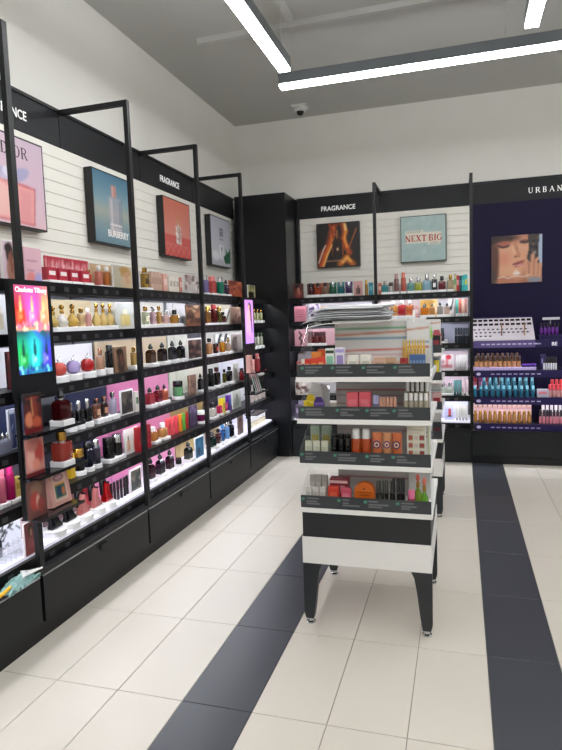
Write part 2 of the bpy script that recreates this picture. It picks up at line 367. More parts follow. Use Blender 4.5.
# deep purple bay
PW = XB[3] - XB[2]
pb = tag(empty('wall_display_bay', (XB[2], 6.44, 0)), 'deep purple make-up bay at the right end of the back wall', 'shelf unit', 'wall display bays')
BX('back_board', PURPLE, pb, 0, PW, .5, .55, .33, 2.73)
posts(pb, 0.)
h = BX('header', HEADER, pb, .003, PW, .5, .55, 2.73, 2.945); BX('header_cap', BLACK, h, 0, PW, .49, .56, 2.945, 2.965)
_, L = serif_text('URBAN', .056, TXTW, h, .585, .4985, 2.802, gap=.42, thick=1.1); serif_text('DECAY', .056, TXTW, h, .585 + L + .03, .4985, 2.802, gap=.42, thick=1.1)
PZ = [1.27, .965, .685, .41]
for z in PZ:
    s = BX('shelf', BLACK, pb, .03, PW, .055, .498, z - .03, z)
    BX('price_rail', PURPLE2, s, .03, .78, .042, .055, z - .07, z + .004); BX('price_rail', PURPLE2, s, .78, PW, .042, .055, z - .07, z + .004)
    for k in range(9): BX('rail_print', M('a79cc9', .5), s, .19 + k * .055, .225 + k * .055, .041, .042, z - .04, z - .028)
    if z < 1.2: ob('rail_badge', MB().prism([(.07 + .022 * math.cos(a * PI / 5), z - .033 + .016 * math.sin(a * PI / 5)) for a in range(10)], .0405, .042).mesh('rail_badge', M('cfc4e6', .5)), s)
    BX('led_strip', LEDM, s, .04, PW, .075, .09, z - .038, z - .03)
BX('base_ledge', BLACK, pb, 0, PW, -.01, .5, .325, .345); BX('base_panel', BLACK2, pb, .006, PW, 0, .03, .075, .325); BX('kick_plate', BLACK, pb, .006, PW, .008, .03, 0, .07); BX('carcass', BLACK, pb, 0, PW, .03, .5, .0, .325)

tag(BX('corner_panel', M('0d0f13', .3, spec=.35, name='black_gloss_panel'), None, -2.43, -1.838, 6.438, 6.96, 0, 2.95), 'tall glossy black corner panel between the left and back shelves', 'panel')
struct(ob('trim_1', MB().box(2.03, XR, 6.9, YB, 0, 2.95).mesh('trim_1', HEADER)))

# ------------------------------------------------------------------ framed posters
POST_W, POST_H = .555, .515
def poster(name, label, art, loc, rz, W=POST_W, H=POST_H, depth=.06, edge=M('141416', .4)):
    t = tag(empty(name, loc, rz), label, 'poster', 'framed posters over the shelves')
    BX('frame', edge, t, -W / 2, W / 2, 0, depth, 0, H)
    k = .01; p = ob('print', art.mesh(W - 2 * k, H - 2 * k, PRINT), t, (0, -.0008, k))
    return t
PZ0 = 2.145
DARKT = M('2b2530', .5)
def left_poster(name, label, art, yc, W=POST_W): return poster(name, label, art, (-2.44, yc, PZ0), PI / 2, W)
# pink bottle poster
A = Art(72, 64, 'd8bcc9').vgrad([(0, 'e3c3cb'), (.5, 'd6b9c9'), (1, 'cdb4c6')])
A.poly([(.16, .04), (.2, .5), (.86, .46), (.82, .03)], 'e8a2a0').poly([(.22, .08), (.25, .44), (.6, .42), (.58, .07)], 'f0bdb6').poly([(.62, .07), (.64, .42), (.8, .4), (.77, .06)], 'e39a9c')
A.line((.2, .5), (.86, .46), .02, 'c9545c').line((.16, .04), (.2, .5), .014, 'c9545c').line((.82, .03), (.86, .46), .014, 'b94a55').line((.16, .04), (.82, .03), .016, 'c9545c')
A.rect(.5, .58, .2, .3, 'f4e4e2').rect(.38, .56, .48, .62, 'c9bfd6').ell(.3, .6, .16, .07, 'b9b2cf', .3, rot=-.4).ell(.64, .58, .16, .07, 'a9a3c6', .3, rot=.5).ell(.47, .58, .06, .06, 'e0dcec', .3)
P = left_poster('framed_poster', 'pink framed perfume poster with dark lettering and ribbon bottle at left edge', A, 2.89, .6)
serif_text('DIOR', .065, DARKT, P, -.055, -.0025, .395, gap=.12)
# blue poster
A = Art(64, 64).vgrad([(0, '6c8896'), (.25, '7f959c'), (.45, 'a3a79c'), (.62, '7d9aa5'), (1, '47748c')])
A.rect(.36, .66, .12, .68, 'a8a2ac', .65).rect(.39, .43, .14, .66, 'e3d3d6', .55).rect(.6, .64, .14, .66, '6f7f8f', .5).rect(.36, .66, .27, .29, 'efe6e2', .8).rect(.36, .66, .22, .24, 'efe6e2', .8).rect(.38, .64, .13, .2, 'c48f8f', .6)
A.rect(.42, .55, .68, .86, 'b78782').rect(.43, .47, .69, .85, 'd9b1a8', .7).line((.36, .12), (.36, .68), .012, 'd8d0d4').line((.66, .12), (.66, .68), .012, '5c6b7a')
P = left_poster('framed_poster', 'blue grey framed perfume poster with tall clear bottle and white lettering', A, 3.975)
text('BURBERRY', .07, M('f4f2f0', .5), P, (.025, -.0025, .06), bold=.0015, sx=.84)
# red poster
A = Art(64, 64).vgrad([(0, 'c9524f'), (.28, 'd2605a'), (.38, 'cf625c')], 0, .42).vgrad([(0, 'd98f82'), (1, 'd0735f')], .38, 1)
for k in range(-3, 6):
    A.line((k * .2, 0), (k * .2 + .2, .2), .02, 'e49087', .7).line((k * .2 + .2, 0), (k * .2, .2), .02, 'e49087', .7)
A.rect(0, 1, .2, .22, 'e49a90', .6)
A.rect(.42, .62, .24, .56, 'd8c3bd').rect(.45, .5, .26, .54, 'f2e8e4').rect(.55, .59, .26, .54, 'a98a86').line((.52, .56), (.52, .62), .09, 'c4a79d').rect(.5, .54, .6, .78, 'c79252').speck(40, .012, ['ffffff', 'b86f6a'], .42, .62, .24, .56, 4)
P = left_poster('framed_poster', 'coral red framed perfume poster with slim white bottle', A, 5.0, .53)
# white poster
A = Art(64, 64).vgrad([(0, 'c5c4cf'), (.3, 'd5d4dc'), (1, 'bdbecb')])
A.rect(.44, .62, .62, .8, '8a8c9c', .5).path([(.46, .64), (.46, .78), (.6, .78), (.6, .64), (.46, .64)], .025, '4c5060').path([(.5, .7), (.56, .7)], .03, '4c5060').rect(.42, .64, .55, .58, '7b7f90', .8)
A.rect(.4, .66, .14, .46, 'e6e6ee').rect(.42, .46, .16, .44, 'ffffff').ell(.53, .36, .03, .04, '5a5c6a', .3).ell(.22, .2, .2, .1, 'eef0f5', .5).poly([(.98, .08), (.7, .06), (.6, .2), (.74, .26), (.72, .4), (.86, .3), (.98, .42)], '2f6a4c').line((.66, .12), (.95, .3), .02, '1c4431')
P = left_poster('framed_poster', 'pale lilac framed poster with white bottle and green leaf in corner', A, 6.02, .54)
# flame poster on the back wall
A = Art(64, 64, '17120f')
g = random.Random(3)
for pts, wd, c in [([(.05, .02), (.12, .3), (.28, .5), (.36, .8), (.45, 1)], .16, '8c2f10'), ([(.1, .02), (.2, .3), (.33, .55), (.4, .9)], .09, 'd9651a'), ([(.14, .02), (.24, .28), (.35, .5), (.42, .75)], .035, 'ffc36b'),
                   ([(.62, 1), (.68, .8), (.63, .62), (.7, .45), (.78, .3)], .13, 'b8480f'), ([(.66, 1), (.7, .82), (.66, .64), (.72, .44)], .06, 'f59a35'), ([(.68, .95), (.69, .85)], .06, 'ffd58a'),
                   ([(.95, .85), (.8, .5), (.72, .3)], .02, 'c96a2a'), ([(.3, 1), (.38, .8), (.42, .6)], .06, 'a33a12'), ([(.55, .05), (.7, .18), (.85, .04)], .14, 'c96a1a'), ([(.6, .08), (.72, .2), (.8, .1)], .06, 'ffb24d'), ([(.02, .1), (.15, .42), (.2, .5)], .03, 'e8d0c0')]: A.path(pts, wd, c)
A.rect(.36, .62, .26, .58, '261310').poly([(.36, .58), (.62, .58), (.55, .68), (.43, .68)], '3a1a12').rect(.45, .53, .66, .86, '57301c').rect(.47, .49, .66, .84, 'd58a4a').rect(.47, .52, .34, .46, '70462a', .8).ell(.49, .4, .02, .03, 'f3d2a0', .3).line((.36, .26), (.36, .58), .015, 'c55a22').line((.62, .26), (.62, .58), .015, 'c55a22').path([(.22, .13), (.75, .13)], .03, 'd8a070', .7)
poster('framed_poster', 'dark square framed poster of a black bottle in orange flames', A, (-1.345, 6.885, 2.145), 0., .5, .505)
# lettered poster
A = Art(64, 64, 'a9c0bd')
g = random.Random(8)
for _ in range(60):
    u, v, a, b = g.random(), g.random(), g.uniform(.04, .16), g.uniform(.04, .16); A.rect(u, u + a, v, v + b, g.choice(['b4c8c4', 'a0b8b6', 'adc4bf', '9fb9b8']), .6)
A.rect(.09, .9, .4, .64, 'e3dccd').rect(.09, .5, .6, .68, 'e3dccd').rect(.6, .88, .36, .42, 'e3dccd').rect(.12, .46, .645, .665, 'a8a296', .6).rect(.64, .85, .375, .4, 'a8a296', .6)
P = poster('framed_poster', 'pale green square framed poster with red slab lettering', A, (-.388, 6.885, 2.15), 0., .495, .505, edge=M('4b5350', .4))
o, L = serif_text('NEXT', .067, M('b8402f', .5), P, -.197, -.0025, .225, gap=.04, thick=1.35); serif_text('BIG', .067, M('b8402f', .5), P, -.197 + L + .022, -.0025, .225, gap=.04, thick=1.35)
# face poster, unframed
A = Art(72, 72, 'c98f70').vgrad([(0, 'a4664e'), (.4, 'c98c6c'), (.75, 'd9a283'), (1, 'b87a5e')])
A.ell(.34, .42, .34, .4, 'dba27f', .6).ell(.24, .52, .16, .14, 'd98f74', .8, .8).ell(.05, .5, .1, .7, '5a3528', .6).ell(.12, .95, .4, .1, '3a241f', .6)
A.poly([(0, .8), (.06, .9), (.16, .97), (.3, 1), (0, 1)], '2a1a18').path([(.14, .88), (.26, .93), (.4, .92)], .04, '4a2c24', .8)
A.ell(.24, .82, .15, .07, 'b0604f', .6, .8, .1).path([(.13, .8), (.22, .755), (.33, .775)], .035, '1e1312').path([(.3, .77), (.36, .8)], .02, '2a1a18')
A.path([(.46, .88), (.5, .72), (.54, .6), (.5, .55)], .06, 'b9795c', .7).ell(.53, .58, .05, .035, 'c98568', .5).ell(.48, .55, .025, .015, '6b3a2c', .5).ell(.55, .55, .02, .012, '6b3a2c', .5).path([(.42, .75), (.47, .62)], .05, 'e6b695', .6)
A.ell(.66, .86, .1, .04, '6e4437', .6).path([(.58, .85), (.66, .83), (.73, .85)], .03, '241616')
A.ell(.54, .42, .12, .035, 'b0605a', .3, rot=.28).ell(.55, .37, .1, .04, 'c57870', .3, rot=.3).path([(.43, .39), (.54, .405), (.65, .45)], .018, '5e2a28').ell(.57, .36, .05, .012, 'e2a49a', .6)
A.poly([(.0, .0), (.0, .4), (.08, .2), (.14, 0)], '4a3a35').ell(.3, .02, .2, .12, 'b9785c', .5).poly([(.72, 1), (.74, .7), (.7, .5), (.78, .4), (.9, .5), (.98, .7), (1, 1)], '3a302e')
for k in range(16): A.ell(random.uniform(.72, .97), random.uniform(.5, .98), .035, .03, random.choice(['241d1d', '5a4c46', '93887c', '1b1616']), .4)
A.poly([(.94, .98), (1, .98), (1, .2), (.93, .4)], 'a9b9d0').ell(.82, .2, .12, .2, 'c58a6c', .3)
for u0, v0, u1, v1 in [(.72, .12, .7, .42), (.8, .15, .82, .56), (.88, .15, .9, .46), (.95, .1, .97, .36)]: A.line((u0, v0), (u1, v1), .075, 'cf9576').line((u0 + .035, v0), (u1 + .035, v1), .015, '8c5a46')
A.ell(.93, .42, .02, .035, '2a1a1c', .3).path([(.14, .12), (.24, .14), (.34, .1), (.5, .15), (.62, .12), (.78, .16)], .02, 'e8ddd6', .7).ell(.5, .2, .07, .03, 'e8ddd6', .8).ell(.85, .05, .14, .06, '8a8a92', .5).path([(.45, .22), (.5, .27), (.55, .2)], .012, 'f2ece6')
t = tag(empty('wall_print', (.578, 6.925, 1.872)), 'square print of a face with closed eyes on the purple panel', 'poster')
BX('backing', GLOSSBLACK, t, -.253, .253, .001, .012, 0, .503); ob('print', A.mesh(.506, .503, PRINT), t, (0, 0, 0))

# ================================================================== PRODUCTS
GOLD, SILV = M('c49a4a', .25, 1., name='gold'), M('cfd0d4', .2, 1., name='silver')
NAMED = {'gold': GOLD, 'silver': SILV, 'rose': M('c08a76', .25, 1., name='rose_gold'), 'black': M('0c0c0e', .2, name='black_plastic'), 'white': M('ededec', .35, name='white_plastic')}
def mat_of(c, glass=False):
    if c in NAMED: return NAMED[c]
    return M(c, .08, trans=.5, coat=.3) if glass else M(c, .35)
CACHE = {}
def cached(key, fn):
    if key not in CACHE: CACHE[key] = fn()
    return CACHE[key]
def parts_of(kind, w, h, col, cap, lab=None):
    """list of (part name, mesh) standing on z=0, front towards local -y"""
    key = (kind, w, h, col, cap, lab)
    def make():
        P = []; g = mat_of(col, True); c = mat_of(cap); r = w / 2
        def add(n, mb, mt, sm=True): P.append((n, mb.mesh(n, mt, sm)))
        if kind == 'rect':
            d = w * .55; add('body', MB().rbox(-r, r, -d / 2, d / 2, 0, h * .7, w * .12), g); add('neck', MB().lathe([(w * .13, h * .7), (w * .13, h * .76)], 10), SILV)
            add('cap', MB().rbox(-w * .2, w * .2, -w * .2, w * .2, h * .76, h, w * .05), c)
            if lab: add('label', MB().box(-w * .28, w * .28, -d / 2 - .0008, -d / 2 + .001, h * .18, h * .46), mat_of(lab), False)
        elif kind == 'square':
            d = w * .8; add('body', MB().rbox(-r, r, -d / 2, d / 2, 0, h * .62, w * .16), g); add('collar', MB().lathe([(w * .2, h * .62), (w * .2, h * .67)], 12), SILV)
            add('cap', MB().lathe([(w * .24, h * .67), (w * .26, h * .72), (w * .26, h * .96), (w * .2, h)], 12), c)
        elif kind == 'knob':                                # shoulders and a peaked knob stopper
            d = w * .6
            def ring(k, z): return [(x * k, y * k, z) for x, y in ((-r, -d / 2), (r, -d / 2), (r, d / 2), (-r, d / 2))]
            add('body', MB().loft([ring(.94, 0), ring(1, h * .05), ring(1, h * .52), ring(.86, h * .62), ring(.4, h * .68)]), g, False)
            add('collar', MB().lathe([(w * .2, h * .68), (w * .2, h * .72)], 10), SILV)
            add('stopper', MB().lathe([(w * .18, h * .72), (w * .25, h * .8), (w * .17, h * .9), (w * .05, h)], 10), c)
        elif kind == 'tall':
            add('body', MB().lathe([(r * .9, 0), (r, h * .03), (r, h * .68), (r * .8, h * .72)], 14), g); add('cap', MB().lathe([(r * .72, h * .72), (r * .72, h * .97), (r * .6, h)], 14), c)
        elif kind == 'round':                               # apple-like ball
            add('body', MB().lathe([(r * .45, 0), (r * .85, h * .1), (r, h * .33), (r * .9, h * .55), (r * .5, h * .7), (r * .18, h * .68)], 18), g)
            add('cap', MB().lathe([(r * .2, h * .68), (r * .22, h * .8), (r * .12, h * .86)], 10), c); add('leaf', MB().tube((0, 0, h * .84), (r * .25, 0, h), r * .07, 6), c)
        elif kind == 'amphora':
            add('body', MB().lathe([(r * .55, 0), (r * .95, h * .12), (r, h * .24), (r * .7, h * .42), (r * .28, h * .56), (r * .24, h * .76)], 16), g)
            add('collar', MB().lathe([(r * .32, h * .6), (r * .34, h * .68), (r * .3, h * .76)], 12), GOLD); add('stopper', MB().lathe([(r * .12, h * .76), (r * .4, h * .84), (r * .42, h * .92), (r * .14, h)], 14), c)
        elif kind == 'jar':
            add('body', MB().lathe([(r * .92, 0), (r, h * .06), (r, h * .55), (r * .9, h * .62)], 16), g); add('lid', MB().lathe([(r * .94, h * .62), (r * .96, h * .66), (r * .96, h * .96), (r * .88, h)], 16), c)
        elif kind == 'heel':
            add('body', MB().prism([(-.3 * w, 0), (.5 * w, 0), (.52 * w, .08 * h), (.3 * w, .2 * h), (.14 * w, .38 * h), (.1 * w, .75 * h), (-.2 * w, .8 * h), (-.28 * w, .4 * h), (-.2 * w, .12 * h)], -w * .22, w * .22, .18), g)
            add('stopper', MB().prism([(-.3 * w, .72 * h), (.0, .8 * h), (-.1 * w, .98 * h), (-.3 * w, h), (-.5 * w, .8 * h), (-.46 * w, .3 * h), (-.4 * w, .3 * h)], -w * .1, w * .1, .1), c)
            add('band', MB().prism([(-.2 * w, .74 * h), (.11 * w, .7 * h), (.11 * w, .75 * h), (-.2 * w, .8 * h)], -w * .23, w * .23), c, False)
        elif kind == 'carton':
            d = min(w * .6, .06); add('box', MB().rbox(-r, r, -d / 2, d / 2, 0, h, .002), mat_of(col), False)
            add('front_band', MB().box(-r * .7, r * .7, -d / 2 - .0008, -d / 2 + .001, h * .4, h * .72), mat_of(cap), False)
            if lab: add('top_stripe', MB().box(-r + .002, r - .002, -d / 2 - .0006, -d / 2 + .001, h * .82, h * .93), mat_of(lab), False)
        elif kind == 'tube':
            add('cap', MB().lathe([(r * .8, 0), (r * .85, h * .02), (r * .85, h * .2)], 12), c)
            add('body', MB().loft([[(r * k * math.cos(2 * PI * i / 12), r * q * math.sin(2 * PI * i / 12), z) for i in range(12)] for k, q, z in ((.8, .8, h * .2), (1, 1, h * .25), (1, .75, h * .6), (1.08, .12, h))]), mat_of(col))
            if lab:
                for q, (rr, cc) in enumerate(((.85, lab), (.55, 'e8c8a0'), (.3, lab))):
                    add('swirl', MB().prism([(r * rr * math.cos(2 * PI * i / 14), h * .62 + r * rr * math.sin(2 * PI * i / 14)) for i in range(14)], -r * .95 - .001 * q, -r * .8), mat_of(cc), False)
        elif kind == 'stick':                               # slim bullet or mascara tube
            add('body', MB().lathe([(r * .95, 0), (r, h * .02), (r, h * .5)], 10), mat_of(col)); add('ring', MB().lathe([(r * 1.03, h * .5), (r * 1.03, h * .54)], 10), GOLD if lab is None else mat_of(lab))
            add('cap', MB().lathe([(r * .95, h * .54), (r * .95, h * .97), (r * .8, h)], 10), c)
        elif kind == 'pouch':                               # flat hanging pack with header tag
            add('pack', MB().loft([[(-r, -.004, 0), (r, -.004, 0), (r, .004, 0), (-r, .004, 0)], [(-r, -.009, h * .15), (r, -.009, h * .15), (r, .009, h * .15), (-r, .009, h * .15)], [(-r, -.008, h * .6), (r, -.008, h * .6), (r, .008, h * .6), (-r, .008, h * .6)], [(-r, -.002, h * .72), (r, -.002, h * .72), (r, .002, h * .72), (-r, .002, h * .72)]]), mat_of(col), False)
            add('header_tag', MB().prism([(-r, h * .72), (r, h * .72), (r * .5, h), (-r * .5, h)], -.002, .002), mat_of(cap), False)
        return P
    return cached(key, make)
NAMES = {'rect': 'perfume_bottle', 'square': 'perfume_bottle', 'knob': 'perfume_bottle', 'tall': 'spray_bottle', 'round': 'perfume_bottle', 'amphora': 'perfume_bottle', 'jar': 'cosmetic_jar', 'heel': 'shoe_bottle', 'carton': 'carton', 'tube': 'cosmetic_tube', 'stick': 'makeup_stick', 'pouch': 'hanging_pack'}
CATS = {'perfume_bottle': 'perfume', 'spray_bottle': 'bottle', 'cosmetic_jar': 'jar', 'shoe_bottle': 'perfume', 'carton': 'box', 'cosmetic_tube': 'tube', 'makeup_stick': 'make-up', 'hanging_pack': 'pack'}
def product(kind, w, h, col, cap, loc, rz, label, group, lab=None, name=None, cat=None, lean=0.):
    n = name or NAMES[kind]; t = empty(n, loc, rz)
    if lean: t.rotation_euler = (0, lean, rz) if abs(rz) < .1 else (lean, 0, rz)
    tag(t, label, cat or CATS.get(n, 'product'), group)
    for pn, me in parts_of(kind, w, h, col, cap, lab): ob(pn, me, t)
    return t
def riser(shape, r, h, loc, rz, label, group):
    me = cached(('riser', shape, round(r, 3), h), lambda: (MB().lathe([(r, 0), (r, h - .003), (r - .003, h)], 20) if shape == 'r' else MB().rbox(-r, r, -r, r, 0, h, .006)).mesh('riser', PLINTH, shape == 'r'))
    return tag(ob('display_riser', me, None, loc, rz), label, 'riser', group)

LV = {1: LEVELS[0], 2: LEVELS[1], 3: LEVELS[2], 4: LEVELS[3], 5: LEVELS[4], 6: ZLIT}
LVN = {1: 'top shelf', 2: 'second shelf', 3: 'third shelf', 4: 'fourth shelf', 5: 'fifth shelf', 6: 'lit bottom shelf'}
BN = {0: 'of leftmost bay', 1: 'right of rainbow screen', 2: 'of middle left bay', 3: 'left of pink screen', 4: 'in corner bay', 'b1': 'behind the paper stack', 'b2': 'beside the purple bay'}
def spot(b, px, z, y):
    if isinstance(b, int):
        X = -2.0 - y; return (X, min(left_y(px, X, z + .05), YP[b + 1] - .05 if b == 4 else 9)), PI / 2
    Y = 6.44 + y; return (max(back_x(px, Y, z + .05), -1.825), Y), 0.
def S(b, lv, items, rise=.022, y=.13):
    """items: (px, kind, w, h, colour, cap, description[, riser shape or 0[, label colour]])"""
    for it in items:
        px, kind, w, h, col, cap, desc = it[:7]; rs = it[7] if len(it) > 7 else 0; lab = it[8] if len(it) > 8 else None
        z = LV[lv]; (x, yy), rz = spot(b, px, z, y); hw = max(w * .62, .03) + .004; x = max(x, -1.838 + hw) if b == 'b1' else x; yy = min(yy, 6.435 - hw) if b == 4 else yy; where = f'{LVN[lv]} {BN[b]}'; grp = f'products on the {where}'
        if rs:
            rr = max(w * .62, .03); riser(rs, rr, rise, (x, yy, z), rz, f'riser under {desc}, {where}', f'white risers on the {where}'); z += rise
        product(kind, w, h, col, cap, (x, yy, z), rz, f'{desc}, {where}', grp, lab)
ORD = ['', 'second', 'third', 'fourth', 'fifth', 'sixth', 'seventh', 'eighth', 'ninth', 'tenth', 'eleventh', 'twelfth']
def place_word(k, n):
    if k == 0: return 'leftmost'
    if k == n - 1: return 'rightmost'
    return 'middle' if n == 3 else ORD[k] + '-from-left'
def row(px0, px1, n, *rest):
    return [(px0 + (px1 - px0) * k / (n - 1), *rest[:5], f'{place_word(k, n)} {rest[5]}', *rest[6:]) for k in range(n)]
def strip(b, lv, px0, px1, desc, h=.02, y=.13, d=.07):
    z = LV[lv]; (x0, y0), rz = spot(b, px0, z, y); (x1, y1), _ = spot(b, px1, z, y)
    L = abs(y1 - y0) if isinstance(b, int) else abs(x1 - x0)
    o = ob('display_riser', MB().rbox(0, L, -d / 2, d / 2, 0, h, .004).mesh('riser', PLINTH), None, (x0, y0, z), rz)
    tag(o, f'long white riser under {desc}, {LVN[lv]} {BN[b]}', 'riser', 'long white risers'); return h
def card(b, lv, px0, px1, h, art, desc, y=.24, edge='e8e6e4', frame=.004, z=None, name='picture_card'):
    y = min(y, .245)
    z = LV[lv] if z is None else z; (x0, y0), rz = spot(b, px0, z, y); (x1, y1), _ = spot(b, px1, z, y)
    W = abs(y1 - y0) if isinstance(b, int) else abs(x1 - x0)
    t = tag(empty(name, ((x0 + x1) / 2, (y0 + y1) / 2, z), rz), f'{desc}, {LVN[lv]} {BN[b]}', 'card', 'picture cards on the shelves')
    BX('backing', mat_of(edge), t, -W / 2, W / 2, 0, .01, 0, h); ob('print', art.mesh(W - 2 * frame, h - 2 * frame, PRINT), t, (0, -.0008, frame)); return t
def backer(b, lv, px0, px1, col, h=.205, y=.265):
    z = LV[lv]; (x0, y0), rz = spot(b, px0, z, y); (x1, y1), _ = spot(b, px1, z, y)
    if isinstance(b, int):                      # a panel seen past a post runs on into the next bay
        for i in range(5):
            lo, hi = max(y0, YP[i] + (.004 if i else .0)), min(y1, YP[i + 1] - .004)
            if hi - lo > .012: BX('backer_panel', M(col, .4), LB[i], lo - YP[i], hi - YP[i], y, y + .012, z, z + h)
        return
    i = 0 if b == 'b1' else 1; W = XB[i + 1] - XB[i]
    BX('backer_panel', M(col, .4), BB[i], max(x0 - XB[i], .01), min(x1 - XB[i], W - .004), y, y + .012, z, z + h)

def art_bottle(bg, bg2, col, cap, n=1, w=18, h=26):
    A = Art(w, h).vgrad([(0, bg2), (1, bg)])
    for k in range(n): flat_bottle(A, (k + .5) / n, .12, .5 / n, .6, col, cap)
    return A
def art_woman(bg, skin='b98266', hair='231815', dress='4a2a2c', w=20, h=28, u=.5):
    A = Art(w, h, bg); A.ell(u, .7, .26, .27, hair, .3).ell(u + .04, .3, .3, .36, dress, .3).rect(u - .05, u + .08, .45, .58, skin).ell(u + .03, .68, .14, .18, skin, .3).ell(u + .1, .4, .1, .16, skin, .4).ell(u - .02, .71, .025, .015, hair, .4).ell(u + .09, .71, .025, .015, hair, .4).ell(u + .04, .6, .04, .015, '9a3b3b', .4)
    A.ell(u - .1, .84, .24, .12, hair, .3); return A
def art_collage(cols, n=26, seed=1, w=20, h=26, r=.12):
    A = Art(w, h, cols[0]); return A.speck(n, r, cols, seed=seed)

# ---- nearest bay (0)
card(0, 1, -14, 1, .2, art_bottle('e2bcc8', 'dcb0be', 'e89aa0', 'c8c0d8'), 'pink bottle picture card')
card(0, 1, 3, 18.5, .215, art_woman('d8c0cc', '8a5a48', '1c1413', 'a87a6a'), 'card of a dark-haired woman in a pale wrap', y=.2)
card(0, 2, -6, 7, .2, art_bottle('dfe2e6', 'c8ccd2', 'b8a890', 'd8c8a8'), 'pale grey bottle card'); backer(0, 2, -20, 24, 'c9ccd4')
backer(0, 3, -20, 26, 'eaeaf2'); card(0, 3, 8, 13, .19, art_collage(['5a1c20', '3a1215', '7a2a2a']), 'narrow dark red card', y=.16, edge='3a1416')
backer(0, 4, -20, 30, '1d2a52', .2); card(0, 4, 9.5, 17, .2, Art(14, 24, '24335f').path([(.1, .05), (.1, .95), (.9, .95)], .06, 'dfe3f0').path([(.3, .05), (.35, .5), (.6, .6)], .05, 'aab4d8'), 'navy card with white outline', y=.12, edge='dfe3ee')
S(0, 4, row(-2, 7, 3, 'knob', .045, .1, 'b9bdd4', 'silver', 'clear curved bottle beside navy card'), y=.1)
backer(0, 5, -20, 34, '4a4652')
S(0, 5, [(-6, 'tall', .044, .17, 'e58a9a', 'white', 'rose pink tall bottle', 's'), (2, 'tall', .044, .175, 'd9708a', 'd9708a', 'dusky pink tall bottle', 's'), (10.5, 'tall', .048, .18, 'c81f72', 'd42a80', 'magenta tall bottle', 's'), (17, 'carton', .04, .1, 'd8c26a', 'b59a3c', 'small yellow carton', 's')], y=.13)
backer(0, 6, -20, 38, 'c9b0b4', .2)
A = Art(40, 36, 'e9ecf4'); g = random.Random(11)
for _ in range(15):
    u, v = g.random(), g.random(); A.path([(u, v), (u + g.uniform(-.2, .2), v + g.uniform(-.1, .25)), (u + g.uniform(-.2, .2), v + g.uniform(-.2, .2))], .035, '20242c').ell(u, v, .05, .03, '2a2e36', .4, .8)
card(0, 6, -2, 21, .19, A, 'white panel with black floral line drawing', y=.27)
card(0, 6, 25, 36, .17, Art(16, 24, '9a4a4e').ell(.6, .75, .25, .2, '4a2a24', .4).ell(.62, .68, .12, .13, 'c99078', .4).rect(.3, .9, .2, .5, 'b5656a', .6), 'dusky red portrait card with pale edge', y=.06, edge='f0e6ea')
t = tag(empty('divider_stand', (-2.13, left_y(12, -2.13, .45), ZLIT), PI / 2), 'clear acrylic divider stand before the floral line drawing', 'stand')
BX('base', ACRYL, t, -.1, .1, -.05, .05, 0, .005)
for k in range(6): ob('fin', MB().prism([(-.09 + k * .036, .005), (-.087 + k * .036, .005), (-.087 + k * .036, .07), (-.09 + k * .036, .07)], -.045, .045).mesh('fin', ACRYL), t)
S(0, 6, [(-3, 'rect', .05, .12, '22304e', '8a1f28', 'navy bottle with red cap in divider stand')], y=.2)
# packaging left on the deck
t = tag(empty('plastic_bundle', (-1.998, 2.23, .36), PI / 2), 'crumpled pale teal plastic bundle with yellow handle on the deck edge', 'plastic bag')
n = 14; mb = MB(); g = random.Random(5); vs = []
for top in (1, 0):
    for j in range(n):
        for i in range(n):
            u, v = i / (n - 1), j / (n - 1); e = math.sin(PI * min(1, u * 1.1)) * math.sin(PI * v)
            vs.append((-.12 + .22 * u + g.uniform(-.008, .008), -.06 + .07 * v + .02 * u + g.uniform(-.006, .006), max(.001, (.006 + .042 * max(e, 0) ** .6 + g.uniform(-.008, .012)) if top else .0)))
fs = []
for k in (0, 1):
    o0 = k * n * n
    for j in range(n - 1):
        for i in range(n - 1):
            q = (o0 + j * n + i, o0 + j * n + i + 1, o0 + (j + 1) * n + i + 1, o0 + (j + 1) * n + i); fs.append(q if k == 0 else q[::-1])
ob('film', mb.add(vs, fs).mesh('film', M('a8d4d2', .25, trans=.35, coat=.4)), t)
for k in range(4): ob('white_stick', MB().tube((-.02 + .015 * k, -.045 + .016 * k, .05), (.13 - .01 * k, -.03 + .016 * k, .03 - .003 * k), .005).mesh('white_stick', NAMED['white'], True), t)
ob('yellow_handle', MB().tube((-.27, -.05, .012), (-.06, -.03, .03), .008).mesh('yellow_handle', M('e8b010', .4), True), t)

# ---- bay 1, right of the rainbow screen
card(1, 1, 25, 42, .185, Art(24, 32, 'd8aebb').rect(.1, .75, .62, .66, '7a4a5a', .7).rect(.1, .5, .52, .54, 'a87a8a', .7).ell(.35, .12, .3, .2, 'e08a88', .4).ell(.8, .1, .25, .2, 'a9a0d0', .5).rect(.1, .6, .34, .37, '6a4a6a', .5), 'pink card with script writing and bottle', y=.14, edge='d8aebb')
A = Art(60, 16, 'b03040')
for k in range(60): A.line((g.random(), g.random()), (g.random() * .05 + k / 60, g.random()), .03, g.choice(['e8a8ac', 'd87880', 'f0d0d0', '8c1c2c', 'c04a54']), .95)
for k in range(26): u = (k + .5) / 26; A.poly([(u - .018, .45), (u + .018, .45), (u + (.012 if k % 2 else -.012), .95)], ['f0d4d4', 'e8b4b8', 'd8848c'][k % 3], .85)
card(1, 1, 46, 89, .175, A, 'red and white patterned display panel', y=.245, edge='c8505a')
S(1, 1, row(49, 83, 4, 'carton', .075, .07, 'b02c40', 'f0e4e4', 'red patterned perfume carton with white label', 's'), rise=.025, y=.15)
card(1, 1, 90, 113, .17, art_bottle('c2a684', 'b89a78', 'd29a72', 'f0e0d0', 2, 24, 20), 'tan card behind two amber bottles', y=.34)
